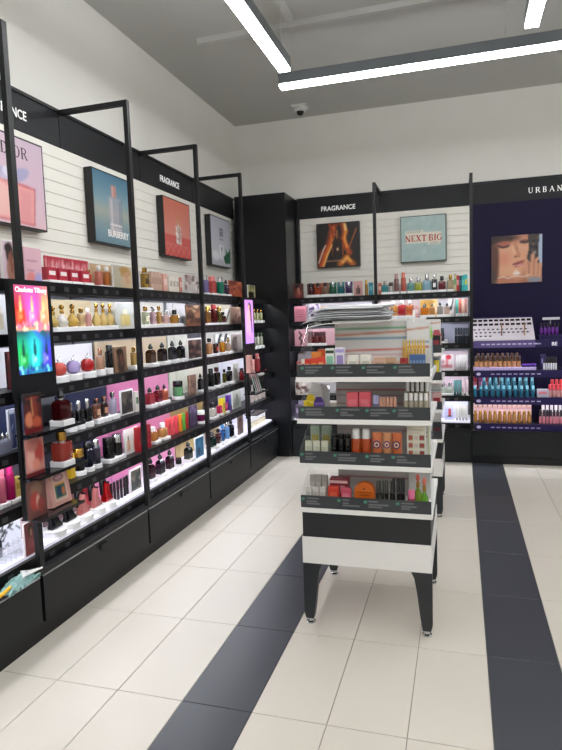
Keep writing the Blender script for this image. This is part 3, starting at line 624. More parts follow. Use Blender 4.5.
S(1, 1, [(88.5, 'rect', .045, .09, 'd9603c', 'gold', 'small orange bottle', 's'), (99, 'rect', .055, .125, 'd88c7c', 'white', 'pink perfume bottle with white cap', 's'), (107, 'rect', .055, .125, 'd08448', 'white', 'amber perfume bottle with white cap', 's')], rise=.025, y=.2)
card(1, 1, 113.5, 132.5, .165, art_woman('b9b09c', 'c89a7a', 'b08a50', 'c9b090', u=.65), 'card of a blond figure in soft light', y=.16)
backer(1, 2, 48, 92, 'd8c8a0', .19); backer(1, 2, 92, 134, 'dcd6c8', .19)
strip(1, 2, 52, 114, 'gold bottle row', .028)
LV[12] = LV[2] + .028; LVN[12] = LVN[2]
S(1, 12, [(53, 'amphora', .06, .115, 'cdb060', 'gold', 'small golden bottle at left end'), (62, 'amphora', .07, .125, 'e8e4dc', 'gold', 'milky white bottle with gold stopper'), (72.5, 'amphora', .072, .13, 'cca850', 'gold', 'broad golden bottle'), (81, 'rect', .05, .105, 'cdb07c', 'gold', 'beige gold rectangular bottle'), (88, 'rect', .045, .11, 'dca8a0', 'white', 'pale pink slim bottle'),
           *row(96.5, 110, 3, 'amphora', .058, .14, 'dcc078', 'gold', 'tall necked golden bottle')], y=.13)
card(1, 2, 116.5, 134, .18, art_bottle('b8bcb8', 'd0d0c8', 'd8c070', 'e8e0c8'), 'grey card with a yellow bottle', y=.16)
backer(1, 3, 52, 93, 'eeeef4', .195); backer(1, 3, 96, 138, 'cdb898', .2)
S(1, 3, [(59.5, 'round', .082, .105, 'd0584c', 'silver', 'round salmon pink apple bottle', 'r'), (73.5, 'round', .08, .105, 'b8a8d8', 'silver', 'round lilac apple bottle', 'r'), (87.5, 'round', .082, .108, 'c01c20', 'silver', 'round red apple bottle', 'r'), (100.5, 'square', .048, .13, 'cfa48c', 'rose', 'peach cylinder bottle', 'r'), (111, 'tall', .055, .145, '16161a', 'black', 'tall matt black bottle', 'r')], rise=.036)
card(1, 3, 114.5, 127, .165, art_woman('8a6a50', '6a4632', '1c120e', '3a2a20'), 'brown card of a woman beside black bottle', y=.1, edge='5a4434')
S(1, 3, [(134, 'rect', .05, .12, 'd6b46c', 'gold', 'golden bottle behind the second post', 's')], rise=.03)
backer(1, 4, 58, 108, '1a2444', .19); backer(1, 4, 108, 140, 'd77fae', .2)
S(1, 4, [*row(70.5, 87.5, 3, 'square', .058, .135, '14161c', 'silver', 'black bottle with silver knob', 'r'), (97, 'rect', .055, .125, '8a5a44', 'rose', 'copper striped bottle', 's', 'c9a080'), (104.5, 'rect', .055, .125, '3a2824', 'rose', 'dark brown striped bottle', 's', 'c08a70'), (113, 'rect', .055, .14, 'c8c4d8', 'silver', 'clear bottle on pink backing', 's')], rise=.03)
card(1, 4, 121, 133.5, .165, art_collage(['3a3634', '5a5048', '241f20', '786a5c']), 'dark photograph card with white border', y=.13, edge='f2f2f2', frame=.01)
S(1, 4, [(136, 'carton', .04, .14, 'e6e2da', '4a7a4a', 'white carton beside the second post')])
backer(1, 5, 40, 82, '232432', .19); backer(1, 5, 82, 97, '2c2850', .2); backer(1, 5, 97, 142, 'd97fb0', .2)
S(1, 5, [(40, 'carton', .04, .13, 'd8b02c', 'b88a1c', 'yellow carton half behind screen post'), (71, 'carton', .045, .14, 'd9b12e', 'e8d070', 'bright yellow carton'), (79, 'jar', .066, .13, '14141a', 'gold', 'black and gold jar bottle', 'r'), (88, 'tall', .062, .15, '141a34', 'black', 'navy cylinder bottle', 'r'), (96, 'tall', .058, .15, '4c4858', 'silver', 'smoky clear bottle', 'r'), (109, 'jar', .075, .13, '101012', 'black', 'black patterned lid jar', 's'), (117, 'jar', .07, .135, '1c1c1e', 'silver', 'black and white lid jar', 's')], rise=.026)
A = art_bottle('eae6e2', 'f2efec', 'd8a07c', '1a1a1a', 2, 24, 26)
card(1, 5, 125, 138.5, .17, A, 'white card with two amber bottles', y=.12)
S(1, 5, row(139, 147, 2, 'carton', .06, .165, 'b01424', '8c0c18', 'red carton standing behind the second post'), y=.1)
backer(1, 6, 44, 92, '7a5a5c', .19); backer(1, 6, 92, 142, 'd884b2', .2)
S(1, 6, [(54, 'heel', .105, .165, '0d0e14', 'black', 'black shoe shaped bottle nearest the screen', 'r'), (68.5, 'heel', .105, .165, '0d0e14', 'black', 'black shoe shaped bottle beside pink one', 'r'), (82, 'heel', .105, .165, 'd98a86', 'black', 'pink shoe shaped bottle beside black one', 'r'), (95, 'heel', .105, .165, 'dc8f8c', 'black', 'pink shoe shaped bottle beside red one', 'r'), (106, 'heel', .105, .165, 'b80e16', 'black', 'red shoe shaped bottle', 'r')], rise=.036)
card(1, 6, 84, 93, .17, art_collage(['a01c28', '7a1420', 'c03040']), 'deep red card behind shoe bottles', y=.3, edge='8c1824')
for k in range(6):
    px = 111.5 + k * 3.3; (x, yy), rz = spot(1, px, ZLIT, .14)
    product('carton', .028, .125, '17171b', '6a3c34', (x, yy, ZLIT), rz + .5, f'{place_word(k, 6)} slim black box fanned out, lit bottom shelf right of rainbow screen', 'slim black boxes beside the red shoe bottle', name='slim_carton')
card(1, 6, 130.5, 142, .16, art_collage(['3c4440', '5a5c50', '2a2e30', '8a7c68']), 'framed small photograph card with pale border', y=.12, edge='f4f2f4', frame=.012)

# ---- bay 2
card(2, 1, 141, 152, .16, art_bottle('b9a27c', 'a8906c', 'c8a050', 'd8c090'), 'tan card with golden bottle', y=.3)
S(2, 1, [(145, 'rect', .07, .14, 'b08a3c', 'gold', 'squat golden bottle', 's', '3a2a18'), *row(151.5, 158.5, 3, 'carton', .05, .145, 'c0a090', 'a88878', 'dusty beige carton'), (163.5, 'carton', .06, .14, 'd8a498', 'e8c8c0', 'pale pink carton'), *row(169.5, 176, 3, 'carton', .05, .13, 'e4dcd0', 'b8aca4', 'white striped carton'), (179.5, 'carton', .045, .13, 'c07a70', 'e0b8b0', 'rosy brown carton')], rise=.025)
card(2, 1, 184.5, 199, .165, art_collage(['c8c0bc', '8a6c68', 'b09a98', '6a5450', 'e0d8d4'], seed=5), 'collage card of grey and pink figures', y=.14)
backer(2, 2, 140, 164, 'd8d4cc', .195); backer(2, 2, 168, 186, 'ecebee', .195)
strip(2, 2, 141, 180, 'pale bottle row', .028); LVN[22] = LVN[2]; LV[22] = LV[12]
S(2, 22, [(145.5, 'rect', .062, .125, 'b8bc9c', 'gold', 'pale green glass bottle', 0, 'd8d4b8'), (153, 'rect', .056, .125, 'b89aa0', 'silver', 'mauve glass bottle'), (159, 'rect', .048, .13, 'c09858', 'gold', 'slim golden glass bottle'), (165.5, 'square', .065, .1, 'd0a8a0', 'silver', 'blush glass bottle'), (174.5, 'square', .07, .105, 'b07828', 'black', 'amber square bottle with black cap')], y=.13)
card(2, 2, 177, 185, .15, Art(16, 20, 'e6e6ec').ell(.4, .55, .25, .2, 'ffffff', .4).ell(.6, .3, .2, .2, 'c8ccd8', .5).ell(.3, .2, .12, .12, '9aa4c0', .5), 'white floral card behind amber bottle', y=.2)
card(2, 2, 186.5, 201.5, .175, art_collage(['8a5a40', '5a3828', 'a87858', '3c2820', 'c0a080'], seed=6), 'brown collage card of people', y=.12, edge='7a6050')
backer(2, 3, 142, 167, 'cbb79c', .205); backer(2, 3, 168.5, 188, 'e2e0d6', .205)
S(2, 3, [(151, 'knob', .075, .14, '4a2c16', 'black', 'dark brown bottle', 's', None), (162.5, 'knob', .075, .14, '241a18', 'black', 'blackish brown bottle', 's'), (172.5, 'knob', .07, .145, '33363c', 'black', 'charcoal grey bottle', 's'), (181, 'knob', .07, .145, '0e1014', 'black', 'jet black bottle', 's')], rise=.026)
card(2, 3, 188, 202, .175, art_collage(['3a2624', '6a4640', '241a1a', '8a6a5c'], seed=7), 'dark group photograph card with white border', y=.12, edge='f0eeec', frame=.012)
backer(2, 4, 143, 168.5, 'dc8bb2', .205); backer(2, 4, 170, 188, 'd3d6c6', .205); backer(2, 4, 188, 203, 'd6d3c4', .205)
S(2, 4, [(150, 'knob', .07, .12, 'b84a54', 'black', 'rose red bottle with black stopper', 's'), (158, 'knob', .07, .125, '8a2c34', 'black', 'wine red bottle with black stopper', 's'), (164.5, 'knob', .055, .12, 'd8805c', 'black', 'peach bottle with black stopper', 's'), (178, 'jar', .08, .12, '7cc08a', 'black', 'mint green flacon with black top', 'r'), (200.5, 'knob', .05, .14, '101418', 'black', 'black bottle beside third post', 's')], rise=.024)
card(2, 4, 189, 196.5, .165, art_collage(['8a6a58', '6a4c40', 'b0907c'], seed=8), 'narrow brown picture card', y=.13, edge='8a6a58')
backer(2, 5, 145, 170, 'da89b0', .205); backer(2, 5, 170, 203, 'a8905c', .205)
S(2, 5, [(153, 'square', .075, .1, 'd9a050', 'white', 'squat honey bottle beside pink backing', 's'), (162.5, 'square', .075, .105, 'dca860', 'white', 'squat honey bottle beside coral boxes', 's')], rise=.022)
for k, (px, c, d) in enumerate([(168, 'e8525c', 'coral red carton at left of fan'), (172, 'ee6068', 'bright coral carton in fan'), (176, 'e0485a', 'raspberry carton in fan'), (180, 'e88a30', 'orange carton in fan'), (183.5, '5aa83c', 'green carton in fan'), (187, 'c02c34', 'dark red carton at right of fan')]):
    (x, yy), rz = spot(2, px, LV[5], .15); product('carton', .055, .135, c, '6a1c28', (x, yy, LV[5]), rz + .35, f'{d}, fifth shelf of middle left bay', 'fan of coral cartons')
card(2, 5, 190, 197.5, .18, art_collage(['4a3a5c', '2c2438', '7a6a90'], seed=9), 'dark purple bordered card', y=.12, edge='4a4054')
S(2, 5, [(201, 'jar', .075, .09, '8a1c6a', 'white', 'magenta jar with white lid', 's')])
backer(2, 6, 146, 175, 'da8cb4', .2); backer(2, 6, 176, 203, 'b39a66', .2)
S(2, 6, [(151, 'knob', .065, .15, '3a1c24', 'black', 'black cherry bottle at left end', 's'), (160.5, 'knob', .072, .15, '17151c', 'black', 'near black shouldered bottle', 's'), (170, 'knob', .068, .145, '2c1418', 'black', 'dark plum bottle', 's'), (178.5, 'jar', .05, .05, '101014', 'black', 'tiny black jar', 's'), (188.5, 'knob', .075, .14, '27332c', 'black', 'dark green bottle before tan backing', 's')], rise=.028)
card(2, 6, 195.5, 204, .18, Art(16, 24, '2a6a94').ell(.5, .5, .25, .35, '4a90b8', .6).ell(.4, .3, .2, .2, '1a4468', .6), 'blue picture card with white edge', y=.1, edge='e4eef6', frame=.01)

# ---- bay 3
S(3, 1, [(205, 'tall', .07, .15, '8a7cb0', 'silver', 'lavender bottle', 's'), (212, 'tall', .085, .15, 'c85a58', 'd87878', 'coral red bottle', 's'), (220, 'tall', .078, .155, '2a8a72', 'silver', 'teal green bottle', 's'), (226, 'knob', .07, .14, '584a62', 'black', 'dusky purple bottle', 's')], rise=.025)
card(3, 1, 229.5, 243, .165, art_collage(['a84a30', 'd8805c', '7a2c20', 'c06040'], seed=10), 'fiery orange picture card', y=.13, edge='a85038')
backer(3, 2, 204, 231, 'd9cbb0', .2)
S(3, 2, [(208, 'tall', .06, .145, '9c6c3c', 'gold', 'amber bottle with gold cap', 's'), (214, 'tall', .07, .165, '5a1014', '8c1c1c', 'dark red tall bottle', 's'), (219, 'tall', .062, .14, '5a5426', 'gold', 'olive bottle', 's'), (223, 'square', .06, .1, '4a1418', 'black', 'maroon squat bottle', 's')], rise=.022)
card(3, 2, 225, 230, .15, Art(12, 18, 'eeeae4').line((.1, .1), (.9, .9), .2, '2a2422'), 'white card with dark diagonal band', y=.15)
card(3, 2, 231, 241, .17, art_collage(['9a7a66', '6a4c40', 'c0a894'], seed=12), 'brown collage card near pink screen', y=.13, edge='b09a88')
backer(3, 3, 204, 243, 'cfcdc8', .205)
S(3, 3, [(209.5, 'rect', .075, .14, 'd8a070', 'black', 'peach gold bottle', 's'), (216, 'rect', .065, .125, '3a2018', 'white', 'dark bottle with red label', 's', 'c03020'), (222.5, 'rect', .075, .135, 'd8942c', 'white', 'bright amber yellow bottle', 's'), (228, 'amphora', .07, .15, 'c8a890', 'silver', 'blush curved bottle', 's')], rise=.022)
card(3, 3, 216, 229, .19, Art(24, 20, 'e8e8ea').poly([(.0, .4), (.3, 1), (.5, 1), (.2, .4)], '1a1a1c').poly([(.5, .4), (.75, 1), (.95, 1), (.7, .4)], '1a1a1c'), 'white card with black diagonal stripes', y=.3)
card(3, 3, 231, 241.5, .185, Art(18, 26, 'b8aca8').ell(.4, .45, .28, .42, '7a6a64', .3).ell(.7, .45, .22, .42, 'd0c4be', .3).ell(.4, .45, .12, .3, 'b0a49c', .3), 'grey card with wavy figures', y=.12)
backer(3, 4, 205, 219, 'd2d4cc', .2); backer(3, 4, 219, 245, 'e4e6f2', .2)
S(3, 4, [(211, 'tall', .06, .16, '101216', 'black', 'black tall cylinder bottle', 's'), (217, 'rect', .085, .16, '1a1214', '3a0c10', 'black bottle with wine cap', 's'), (224.5, 'rect', .05, .125, '6a6424', 'black', 'olive green bottle', 's'), (229.5, 'rect', .075, .14, '121214', 'black', 'broad jet black bottle', 's')], rise=.024)
card(3, 4, 233, 239, .18, art_bottle('c8c8c0', 'b4b4ac', '8a8470', '5a5448'), 'grey green bottle card', y=.14); S(3, 4, [(241.5, 'tall', .05, .12, '8a1c20', 'black', 'small red bottle by post')])
backer(3, 5, 206, 218, '2a2a30', .2); backer(3, 5, 218, 245, 'd6d8de', .2)
S(3, 5, [(212, 'square', .085, .12, 'e0d8d0', '1a1418', 'cream jar with dark top', 's'), (219.5, 'carton', .06, .07, 'c02458', 'e03c70', 'magenta carton at left', 's'), (225, 'carton', .06, .075, 'b81c50', 'e86a90', 'magenta carton beside blue one', 's'), (222, 'carton', .07, .15, 'd8c82c', 'b09818', 'yellow carton behind magenta ones'), (228.5, 'carton', .06, .16, '5a2a90', '2c5aa0', 'violet blue carton')], rise=.022)
card(3, 5, 233, 241, .19, art_bottle('c0c4bc', 'a8aca4', '8c9088', '6a6e68'), 'silver green bottle card', y=.14)
backer(3, 6, 206, 219, 'b09a74', .2); backer(3, 6, 219, 246, 'e0e2f4', .2)
S(3, 6, [(212, 'knob', .085, .135, '14322c', 'black', 'dark teal bottle', 's'), (218.5, 'rect', .07, .13, '4a1218', 'black', 'dark red flat bottle', 's'), (223, 'rect', .06, .15, '2c64a0', '3a78b0', 'blue bottle', 's'), (227, 'tall', .05, .16, '6a9ac8', 'silver', 'light blue bottle', 's'), (231, 'knob', .07, .17, '141418', 'black', 'black bottle before white backing', 's')], rise=.024)
card(3, 6, 238.5, 243.5, .18, art_woman('7a6458', '8a6450', '2a1c18', '5a463c', 14, 24), 'brown portrait card by pink screen', y=.12, edge='6a5448')

# ---- bay 4 (corner)
card(4, 1, 248, 263, .16, Art(30, 20, 'c9c48a').speck(40, .08, ['e8e4b0', '8a8c48', 'd8d0a0', '5a5c2c'], seed=3).rect(.1, .8, .1, .55, '141210'), 'leafy yellow display panel with black box', y=.2)
backer(4, 2, 252, 267, 'c8c69a', .18); S(4, 2, row(247, 261, 5, 'rect', .055, .12, 'd8d6a4', 'gold', 'pale yellow bottle in row', 's'), rise=.03)
backer(4, 3, 254, 268, 'b9bba8', .18); S(4, 3, row(248, 261.5, 5, 'rect', .05, .14, 'd8dcc8', '3a4a34', 'white bottle with dark green cap in row', 's'), rise=.03)
backer(4, 4, 252, 270, 'cfcac8', .2); S(4, 4, [(253, 'carton', .09, .18, 'd8a09a', 'c07a78', 'pink carton below pink screen'), (258, 'rect', .09, .17, 'b84a50', 'd88888', 'rose red bottle below pink screen', 's')])
backer(4, 5, 252, 271, 'c9c2c0', .18); S(4, 5, row(251, 263, 4, 'carton', .06, .09, 'd8ccc4', 'b8a8a0', 'pale low carton in row'))
backer(4, 6, 252, 273, 'f0eff8', .2); S(4, 6, row(250, 263.5, 6, 'stick', .04, .11, 'e4dcc0', 'white', 'cream and white flacon in row', 0, 'gold'))

# ---- back wall, bay b1
card('b1', 1, 293, 303.5, .17, art_woman('5a2c2c', 'b87860', '1c1214', '8a3c38'), 'dark red card of a woman', y=.14, edge='5a3030')
for px, c, d in [(311, '5a2028', 'dark red'), (318, 'b85030', 'burnt orange'), (325.5, '9a7a60', 'tan brown'), (333, '1f6a4c', 'emerald green'), (341, '12707c', 'deep teal'), (349, '443068', 'deep purple')]:
    S('b1', 1, [(px, 'square', .07, .13, c, 'black' if px < 330 else 'silver', f'{d} square flacon', 's')], rise=.035, y=.12)
    backer('b1', 1, px - 3.6, px + 3.6, {'5a2028': '4a2428', 'b85030': 'a0583c', '9a7a60': 'a8604c', '1f6a4c': '2a6a58', '12707c': '3c8a8c', '443068': '58407a'}[c], .17)
card('b1', 1, 354, 362.5, .165, art_bottle('d8a8a4', 'c89490', '4a3230', '8a5c58'), 'pink card with a dark jar', y=.12, edge='d8b0ac')
S('b1', 1, [(366.5, 'tall', .035, .17, 'c09a58', 'gold', 'tall thin gold tube'), (371, 'carton', .05, .14, '3a8a9c', '6ab0bc', 'teal carton')])
card('b1', 2, 294.5, 306.5, .175, Art(22, 26, 'd88a9c').rect(.15, .85, .75, .8, 'a04a60', .7).rect(.15, .8, .6, .64, 'a04a60', .6).rect(.15, .85, .45, .49, 'a04a60', .6).rect(.15, .7, .3, .34, 'a04a60', .6), 'pink lettered card', y=.1, edge='d88a9c')
backer('b1', 2, 306, 372, 'd6d4da', .2)
card('b1', 2, 309, 320, .2, art_collage(['b8a0cc', '3a2c48', 'e0d8ea', '7a5a98'], seed=21), 'purple and white patterned card', y=.2)
for px, c, d in [(324, 'd8b070', 'honey'), (331, '4a6a8c', 'slate blue'), (338, 'c02870', 'fuchsia'), (344, 'd85aa0', 'pink'), (351, 'c8a898', 'beige')]: S('b1', 2, [(px, 'carton', .065, .16, c, 'f0ecec', f'{d} carton')])
S('b1', 2, row(358.5, 372, 5, 'tube', .03, .17, 'ececf0', 'c8c8cc', 'white tube in row of five'))
backer('b1', 3, 296, 372, 'd0a6ae', .19)
card('b1', 3, 294.5, 307, .18, Art(22, 26, 'd49aa8').path([(.4, .9), (.6, .7), (.4, .5), (.6, .3), (.5, .1)], .12, '2a1c22'), 'pink card with black squiggle', y=.1, edge='d49aa8')
S('b1', 3, row(311, 323, 3, 'jar', .075, .13, '7a3438', '4a2226', 'dark rose pot in row', 's'), rise=.03)
backer('b1', 4, 298, 372, '8a8088', .2); S('b1', 4, row(300, 372, 10, 'carton', .07, .12, 'a84a44', 'd8c0b8', 'red brown carton in row mostly hidden'))
backer('b1', 5, 296, 372, 'a8a4a4', .2); card('b1', 5, 295, 312, .17, art_collage(['c8beb8', '5a3c34', '8a6a5c', 'e8e0dc'], seed=31), 'card with brown floral spots', y=.1)
S('b1', 5, row(315, 327, 3, 'jar', .07, .1, 'c0beb8', 'white', 'pale jar in row beside spotted card'))
backer('b1', 6, 292, 372, '9a94a8', .2)
S('b1', 6, [(294, 'carton', .09, .16, '6a5c78', 'b8a8c8', 'clear purple box at left end'), *row(304, 326, 3, 'carton', .07, .1, 'b8a8d0', 'e0d8f0', 'lilac carton in row')], y=.1)
# ---- back wall, bay b2
backer('b2', 1, 379, 468, 'c9cbcc', .12)
S('b2', 1, [(380, 'carton', .05, .13, 'b86a58', 'e0c0b0', 'rosy picture carton'), (385, 'square', .075, .12, '4a9aa0', 'silver', 'aqua square flacon', 's'), (391, 'jar', .05, .1, 'd8d4d0', '3a2a28', 'cream and brown jar', 's'), (396.5, 'tall', .05, .19, '9a6a68', 'b08a88', 'dusty rose tall spray', 's'), (403.5, 'tall', .052, .2, 'd06a58', 'd87868', 'coral tall spray', 's'), (411, 'square', .07, .14, '7ab8b0', 'silver', 'pale turquoise flacon', 's'), (418.5, 'square', .075, .14, 'b4c048', 'silver', 'lime yellow flacon', 's'), (427, 'square', .085, .165, '9ac0d0', 'silver', 'light blue flacon', 's'), (434.5, 'rect', .055, .16, '2a2a30', 'silver', 'black flacon with white label', 's', 'e8e8e8'), (442, 'square', .07, .14, '7a1c28', 'black', 'garnet red flacon', 's'), (450.5, 'square', .07, .15, 'c8b490', 'gold', 'beige flacon', 's'), (455, 'carton', .035, .19, 'c8c0a0', '4a9a5a', 'slim cream carton'), (457.8, 'carton', .03, .17, 'b82c2c', 'e8a0a0', 'slim red carton'), (460.5, 'carton', .03, .165, '1c3c4c', '3a6a80', 'slim dark blue carton'), (463.2, 'carton', .03, .17, '2ab8b0', '70d8d0', 'slim turquoise carton'), (466, 'carton', .03, .175, '40c8d0', 'd8d840', 'slim cyan carton')], rise=.03, y=.12)
backer('b2', 2, 379, 420, 'd8c8c4', .2); backer('b2', 2, 420, 468, 'd4d2d6', .2)
card('b2', 2, 378.5, 389, .18, art_collage(['c8a8a0', '9a7068', 'e0d0c8', '7a5048'], seed=41), 'soft brown picture card beside paper stack', y=.14)
S('b2', 2, [(394, 'rect', .08, .16, 'd08a34', 'white', 'orange amber flacon', 's'), (402, 'rect', .08, .165, 'b8242c', 'white', 'scarlet flacon', 's'), (410, 'rect', .08, .16, 'd0703c', 'white', 'deep orange flacon', 's'), (416.5, 'carton', .05, .13, 'd8a0a4', 'f0d8d8', 'pink white carton'), (424.5, 'knob', .085, .12, 'd07c1c', 'black', 'squat amber flacon with black stopper', 's'), (432, 'knob', .06, .12, 'c0905c', 'black', 'small honey flacon with black stopper', 's'), (440, 'knob', .06, .13, 'a0988c', 'black', 'grey flacon with black stopper', 's'), (447, 'knob', .055, .12, 'd8b8a8', 'black', 'blush flacon with black stopper', 's')], rise=.03, y=.12)
card('b2', 2, 420, 438, .2, art_collage(['d8a84c', 'e8c880', 'c88830', 'f0e0c0'], seed=42), 'orange and yellow picture panel', y=.3); card('b2', 2, 448, 454, .2, Art(12, 20, 'e8e4e4').path([(.9, .9), (.6, .5), (.1, .4)], .2, '141414'), 'white card with black stroke', y=.2)
S('b2', 2, [(457, 'tube', .03, .18, '5aa89c', 'white', 'slim teal striped tube'), (460, 'tube', .03, .185, 'c86a5c', 'white', 'slim coral striped tube'), (463, 'tube', .03, .18, 'e0b8a8', 'white', 'slim blush striped tube'), (466, 'tube', .03, .185, 'c0847c', 'white', 'slim rose striped tube')])
backer('b2', 3, 379, 468, '9a9cac', .2)
S('b2', 3, [*row(428, 442, 3, 'jar', .072, .14, '2a2438', '14121a', 'dark violet pot in row', 's'), *row(456, 467, 5, 'stick', .026, .16, '1c2430', '2a3440', 'dark slim stick in row of five', 0, 'silver'), (446, 'carton', .05, .04, 'e0e0e0', 'a8a8a8', 'low white carton')], y=.12)
backer('b2', 4, 379, 468, 'cdbcc6', .2); card('b2', 4, 439, 454, .17, Art(22, 22, 'e6dcdf').ell(.65, .85, .2, .15, 'c83040', .3).rect(.45, .65, .2, .8, 'd86070', .7).rect(.1, .9, .15, .35, 'b85060', .6).ell(.25, .55, .14, .14, 'c89aa4', .4), 'white card with red lipstick picture', y=.12)
S('b2', 4, row(457, 466.5, 5, 'tube', .03, .165, 'e4e2e2', 'c0bcbc', 'white slim tube in upper row of five'), y=.13)
backer('b2', 5, 379, 468, 'd8c4ce', .2); S('b2', 5, [(443, 'square', .07, .11, 'd0dcd0', 'silver', 'pale green flacon at left', 's'), (450, 'square', .07, .11, 'd4e0d4', 'silver', 'pale green flacon at right', 's'), *row(455, 460.5, 3, 'tube', .03, .16, '5a8a8c', '2c5a5c', 'teal tube in trio'), *row(463, 467, 2, 'tube', .03, .165, 'd8c0c4', 'e8e0e0', 'pale pink tube in pair')], y=.13)
backer('b2', 6, 379, 468, 'dfe0f6', .2); card('b2', 6, 444.5, 454, .17, Art(20, 24, 'c8ccf0').rect(.4, .7, .3, .75, 'c02430').rect(.45, .55, .35, .7, 'e86068').rect(.3, .8, .2, .3, '3a3a5a'), 'lilac card with red bottle', y=.12)
S('b2', 6, row(457, 466.5, 4, 'tube', .035, .165, 'dedcd8', 'b8b4b0', 'white slim tube in lowest row'), y=.12)

# ================================================================== SCREEN TOWERS clipped to the posts
def tower(label, y0, art, word=None):
    t = tag(empty('screen_tower', (-1.95, y0, 0), PI / 2), label, 'display screen', 'screen towers on the shelf posts')
    # local x along wall (+Y), y into the wall
    s = BX('screen_housing', BLACK, t, -.015, .27, .004, .03, 1.235, 1.785)
    p = ob('screen', art.mesh(.232, .418, SCREEN), s, (.1275, .0032, 1.342))
    if word: text(word, .034, M('ffffff', .4, emit=.8, name='screen_text'), s, (.1275, .0018, 1.727), bold=0., sx=.9)
    BX('stem', POSTM, t, -.012, .008, .006, .026, .66, 1.236)
    BX('bracket', POSTM, t, .1, .13, .03, .037, 1.3, 1.7)
    for z in (1.065, .862, .662):
        L = .36 if z > .7 else .31
        tr = ob('tray', MB().xyprism([(-.01, -.085), (L, -.085), (L + .02, .0), (L + .02, .037), (-.01, .037)], z - .008, z).mesh('tray', M('14161a', .15, name='smoked_acrylic')), t)
        BX('lip', GLOSSBLACK, tr, -.01, L, -.088, -.085, z - .008, z + .008)
    return t
A = Art(44, 76)
A.vgrad([(0, '8a2c30'), (.25, 'd85a58'), (.6, 'b83c8c'), (1, 'c0507c')], .5, 1.).vgrad([(0, '123a5c'), (.3, '1ca0a0'), (.7, '1a8aa0'), (1, '103048')], 0., .5)
A.ell(.5, .75, .3, .2, 'e060d0', .9, .7).ell(.95, .75, .2, .25, 'ffb080', .9, .8).ell(.05, .72, .2, .2, 'c03020', .9, .6).ell(.5, .3, .25, .25, '30e0e0', .9, .6).ell(.1, .22, .2, .2, '20c060', .9, .8).ell(.92, .2, .2, .2, '4030d0', .9, .8).poly([(.45, .5), (.6, .5), (.98, .3), (.98, .2)], '5060ff', .45)
for u, v, c, h in [(.16, .57, 'e8401c', 'ff9a60'), (.5, .57, 'ff70c0', 'ffd0f0'), (.84, .57, 'ff9a70', 'ffe0c0'), (.16, .08, '1ca04c', '80ffa0'), (.5, .08, '20d0d0', 'b0ffff'), (.86, .08, '4438e0', 'a0a0ff')]:
    A.rect(u - .12, u + .12, v, v + .16, c).rect(u - .1, u - .05, v + .02, v + .14, h, .6).ell(u, v + .08, .05, .035, h, .5, .6).line((u, v + .16), (u, v + .22), .07, 'ffe0a0' if v > .4 else '0c3038').line((u, v + .2), (u, v + .3), .03, 'ffc070' if v > .4 else '10404c')
A.rect(0, 1, .5, .53, 'ff9a5c', .8).rect(0, 1, .485, .5, 'f0f0c0', .5).rect(0, 1, .0, .05, '2090c0', .7).speck(26, .03, ['ffe0c0', 'ff80a0'], 0, 1, .5, .57, 3).speck(20, .03, ['80e0ff', '2040a0'], 0, 1, 0, .08, 4)
tower('tall rainbow coloured advertising screen with smoked trays on the first post', 2.275, A, 'Charlotte Tilbury')
A = Art(30, 56, 'c98ae8').vgrad([(0, 'b98af0'), (.5, 'd49ae6'), (1, 'c488e0')]); A.ell(.55, .86, .16, .08, '2c1830', .3).ell(.7, .7, .1, .2, '3a2038', .4).ell(.5, .84, .1, .06, 'e0a898', .3).ell(.45, .6, .2, .2, 'e8b0b8', .4).line((.4, .55), (.2, .3), .1, 'e8b0b8').line((.75, .6), (.8, .3), .1, '2c1c40').ell(.5, .4, .15, .2, 'e8a8c0', .5)
tower('narrow pink and lilac screen with smoked trays near the corner', 5.335, A)
# things on the trays of the first tower
def trayx(px, z): return left_y(px, -1.93, z)
def tcard(z, y0, w, h, art, desc):
    t = tag(empty('picture_card', (-1.925, y0, z), PI / 2), desc, 'card', 'picture cards on smoked trays'); BX('backing', ACRYL, t, -w / 2, w / 2, 0, .004, 0, h); ob('print', art.mesh(w - .006, h - .006, PRINT), t, (0, -.001, .003)); return t
tcard(1.065, trayx(32, 1.15), .13, .19, Art(26, 36, '4a1c1c').rect(0, 1, .75, 1, '241416').ell(.3, .35, .25, .2, 'c87858', .4).ell(.6, .55, .18, .35, '7a2c20', .4).ell(.7, .25, .25, .15, 'b05038', .5).line((.45, .9), (.5, .45), .06, 'c09060').rect(0, 1, 0, .14, '6a1818').rect(.15, .85, .86, .92, 'b04038', .6), 'dark red picture card on the upper smoked tray')
tcard(.862, trayx(34, .95), .135, .185, Art(26, 36, 'c08078').ell(.7, .6, .25, .3, 'a83c34', .5).ell(.3, .5, .2, .35, 'd8a094', .5).ell(.4, .8, .3, .15, 'b87068', .5).rect(0, 1, 0, .12, '6a1c20').ell(.55, .3, .2, .15, 'd88878', .5), 'pink flower picture card on the middle smoked tray')
tcard(.662, trayx(36, .75), .14, .185, Art(26, 36, '6a4440').ell(.5, .75, .3, .2, '8a6858', .5).ell(.4, .45, .25, .25, 'a83c34', .5).ell(.55, .4, .1, .2, 'd8b0a0', .5).ell(.7, .3, .2, .2, '8c3c38', .5), 'brown and red picture card on the lower smoked tray')
def tprod(px, z, *a, desc, rise=.03, **k):
    y = trayx(px, z + .05); riser('s', .045, rise, (-1.925, y, z), PI / 2, f'white riser under {desc}', 'white risers on smoked trays'); product(*a, (-1.925, y, z + rise), PI / 2, desc, 'tester bottles on smoked trays', **k)
tprod(61, 1.065, 'knob', .085, .15, '4a0e12', 'black', desc='dark red tester bottle on the upper smoked tray')
tprod(61.5, .862, 'square', .095, .15, 'b84a40', 'gold', desc='salmon red tester bottle on the middle smoked tray')
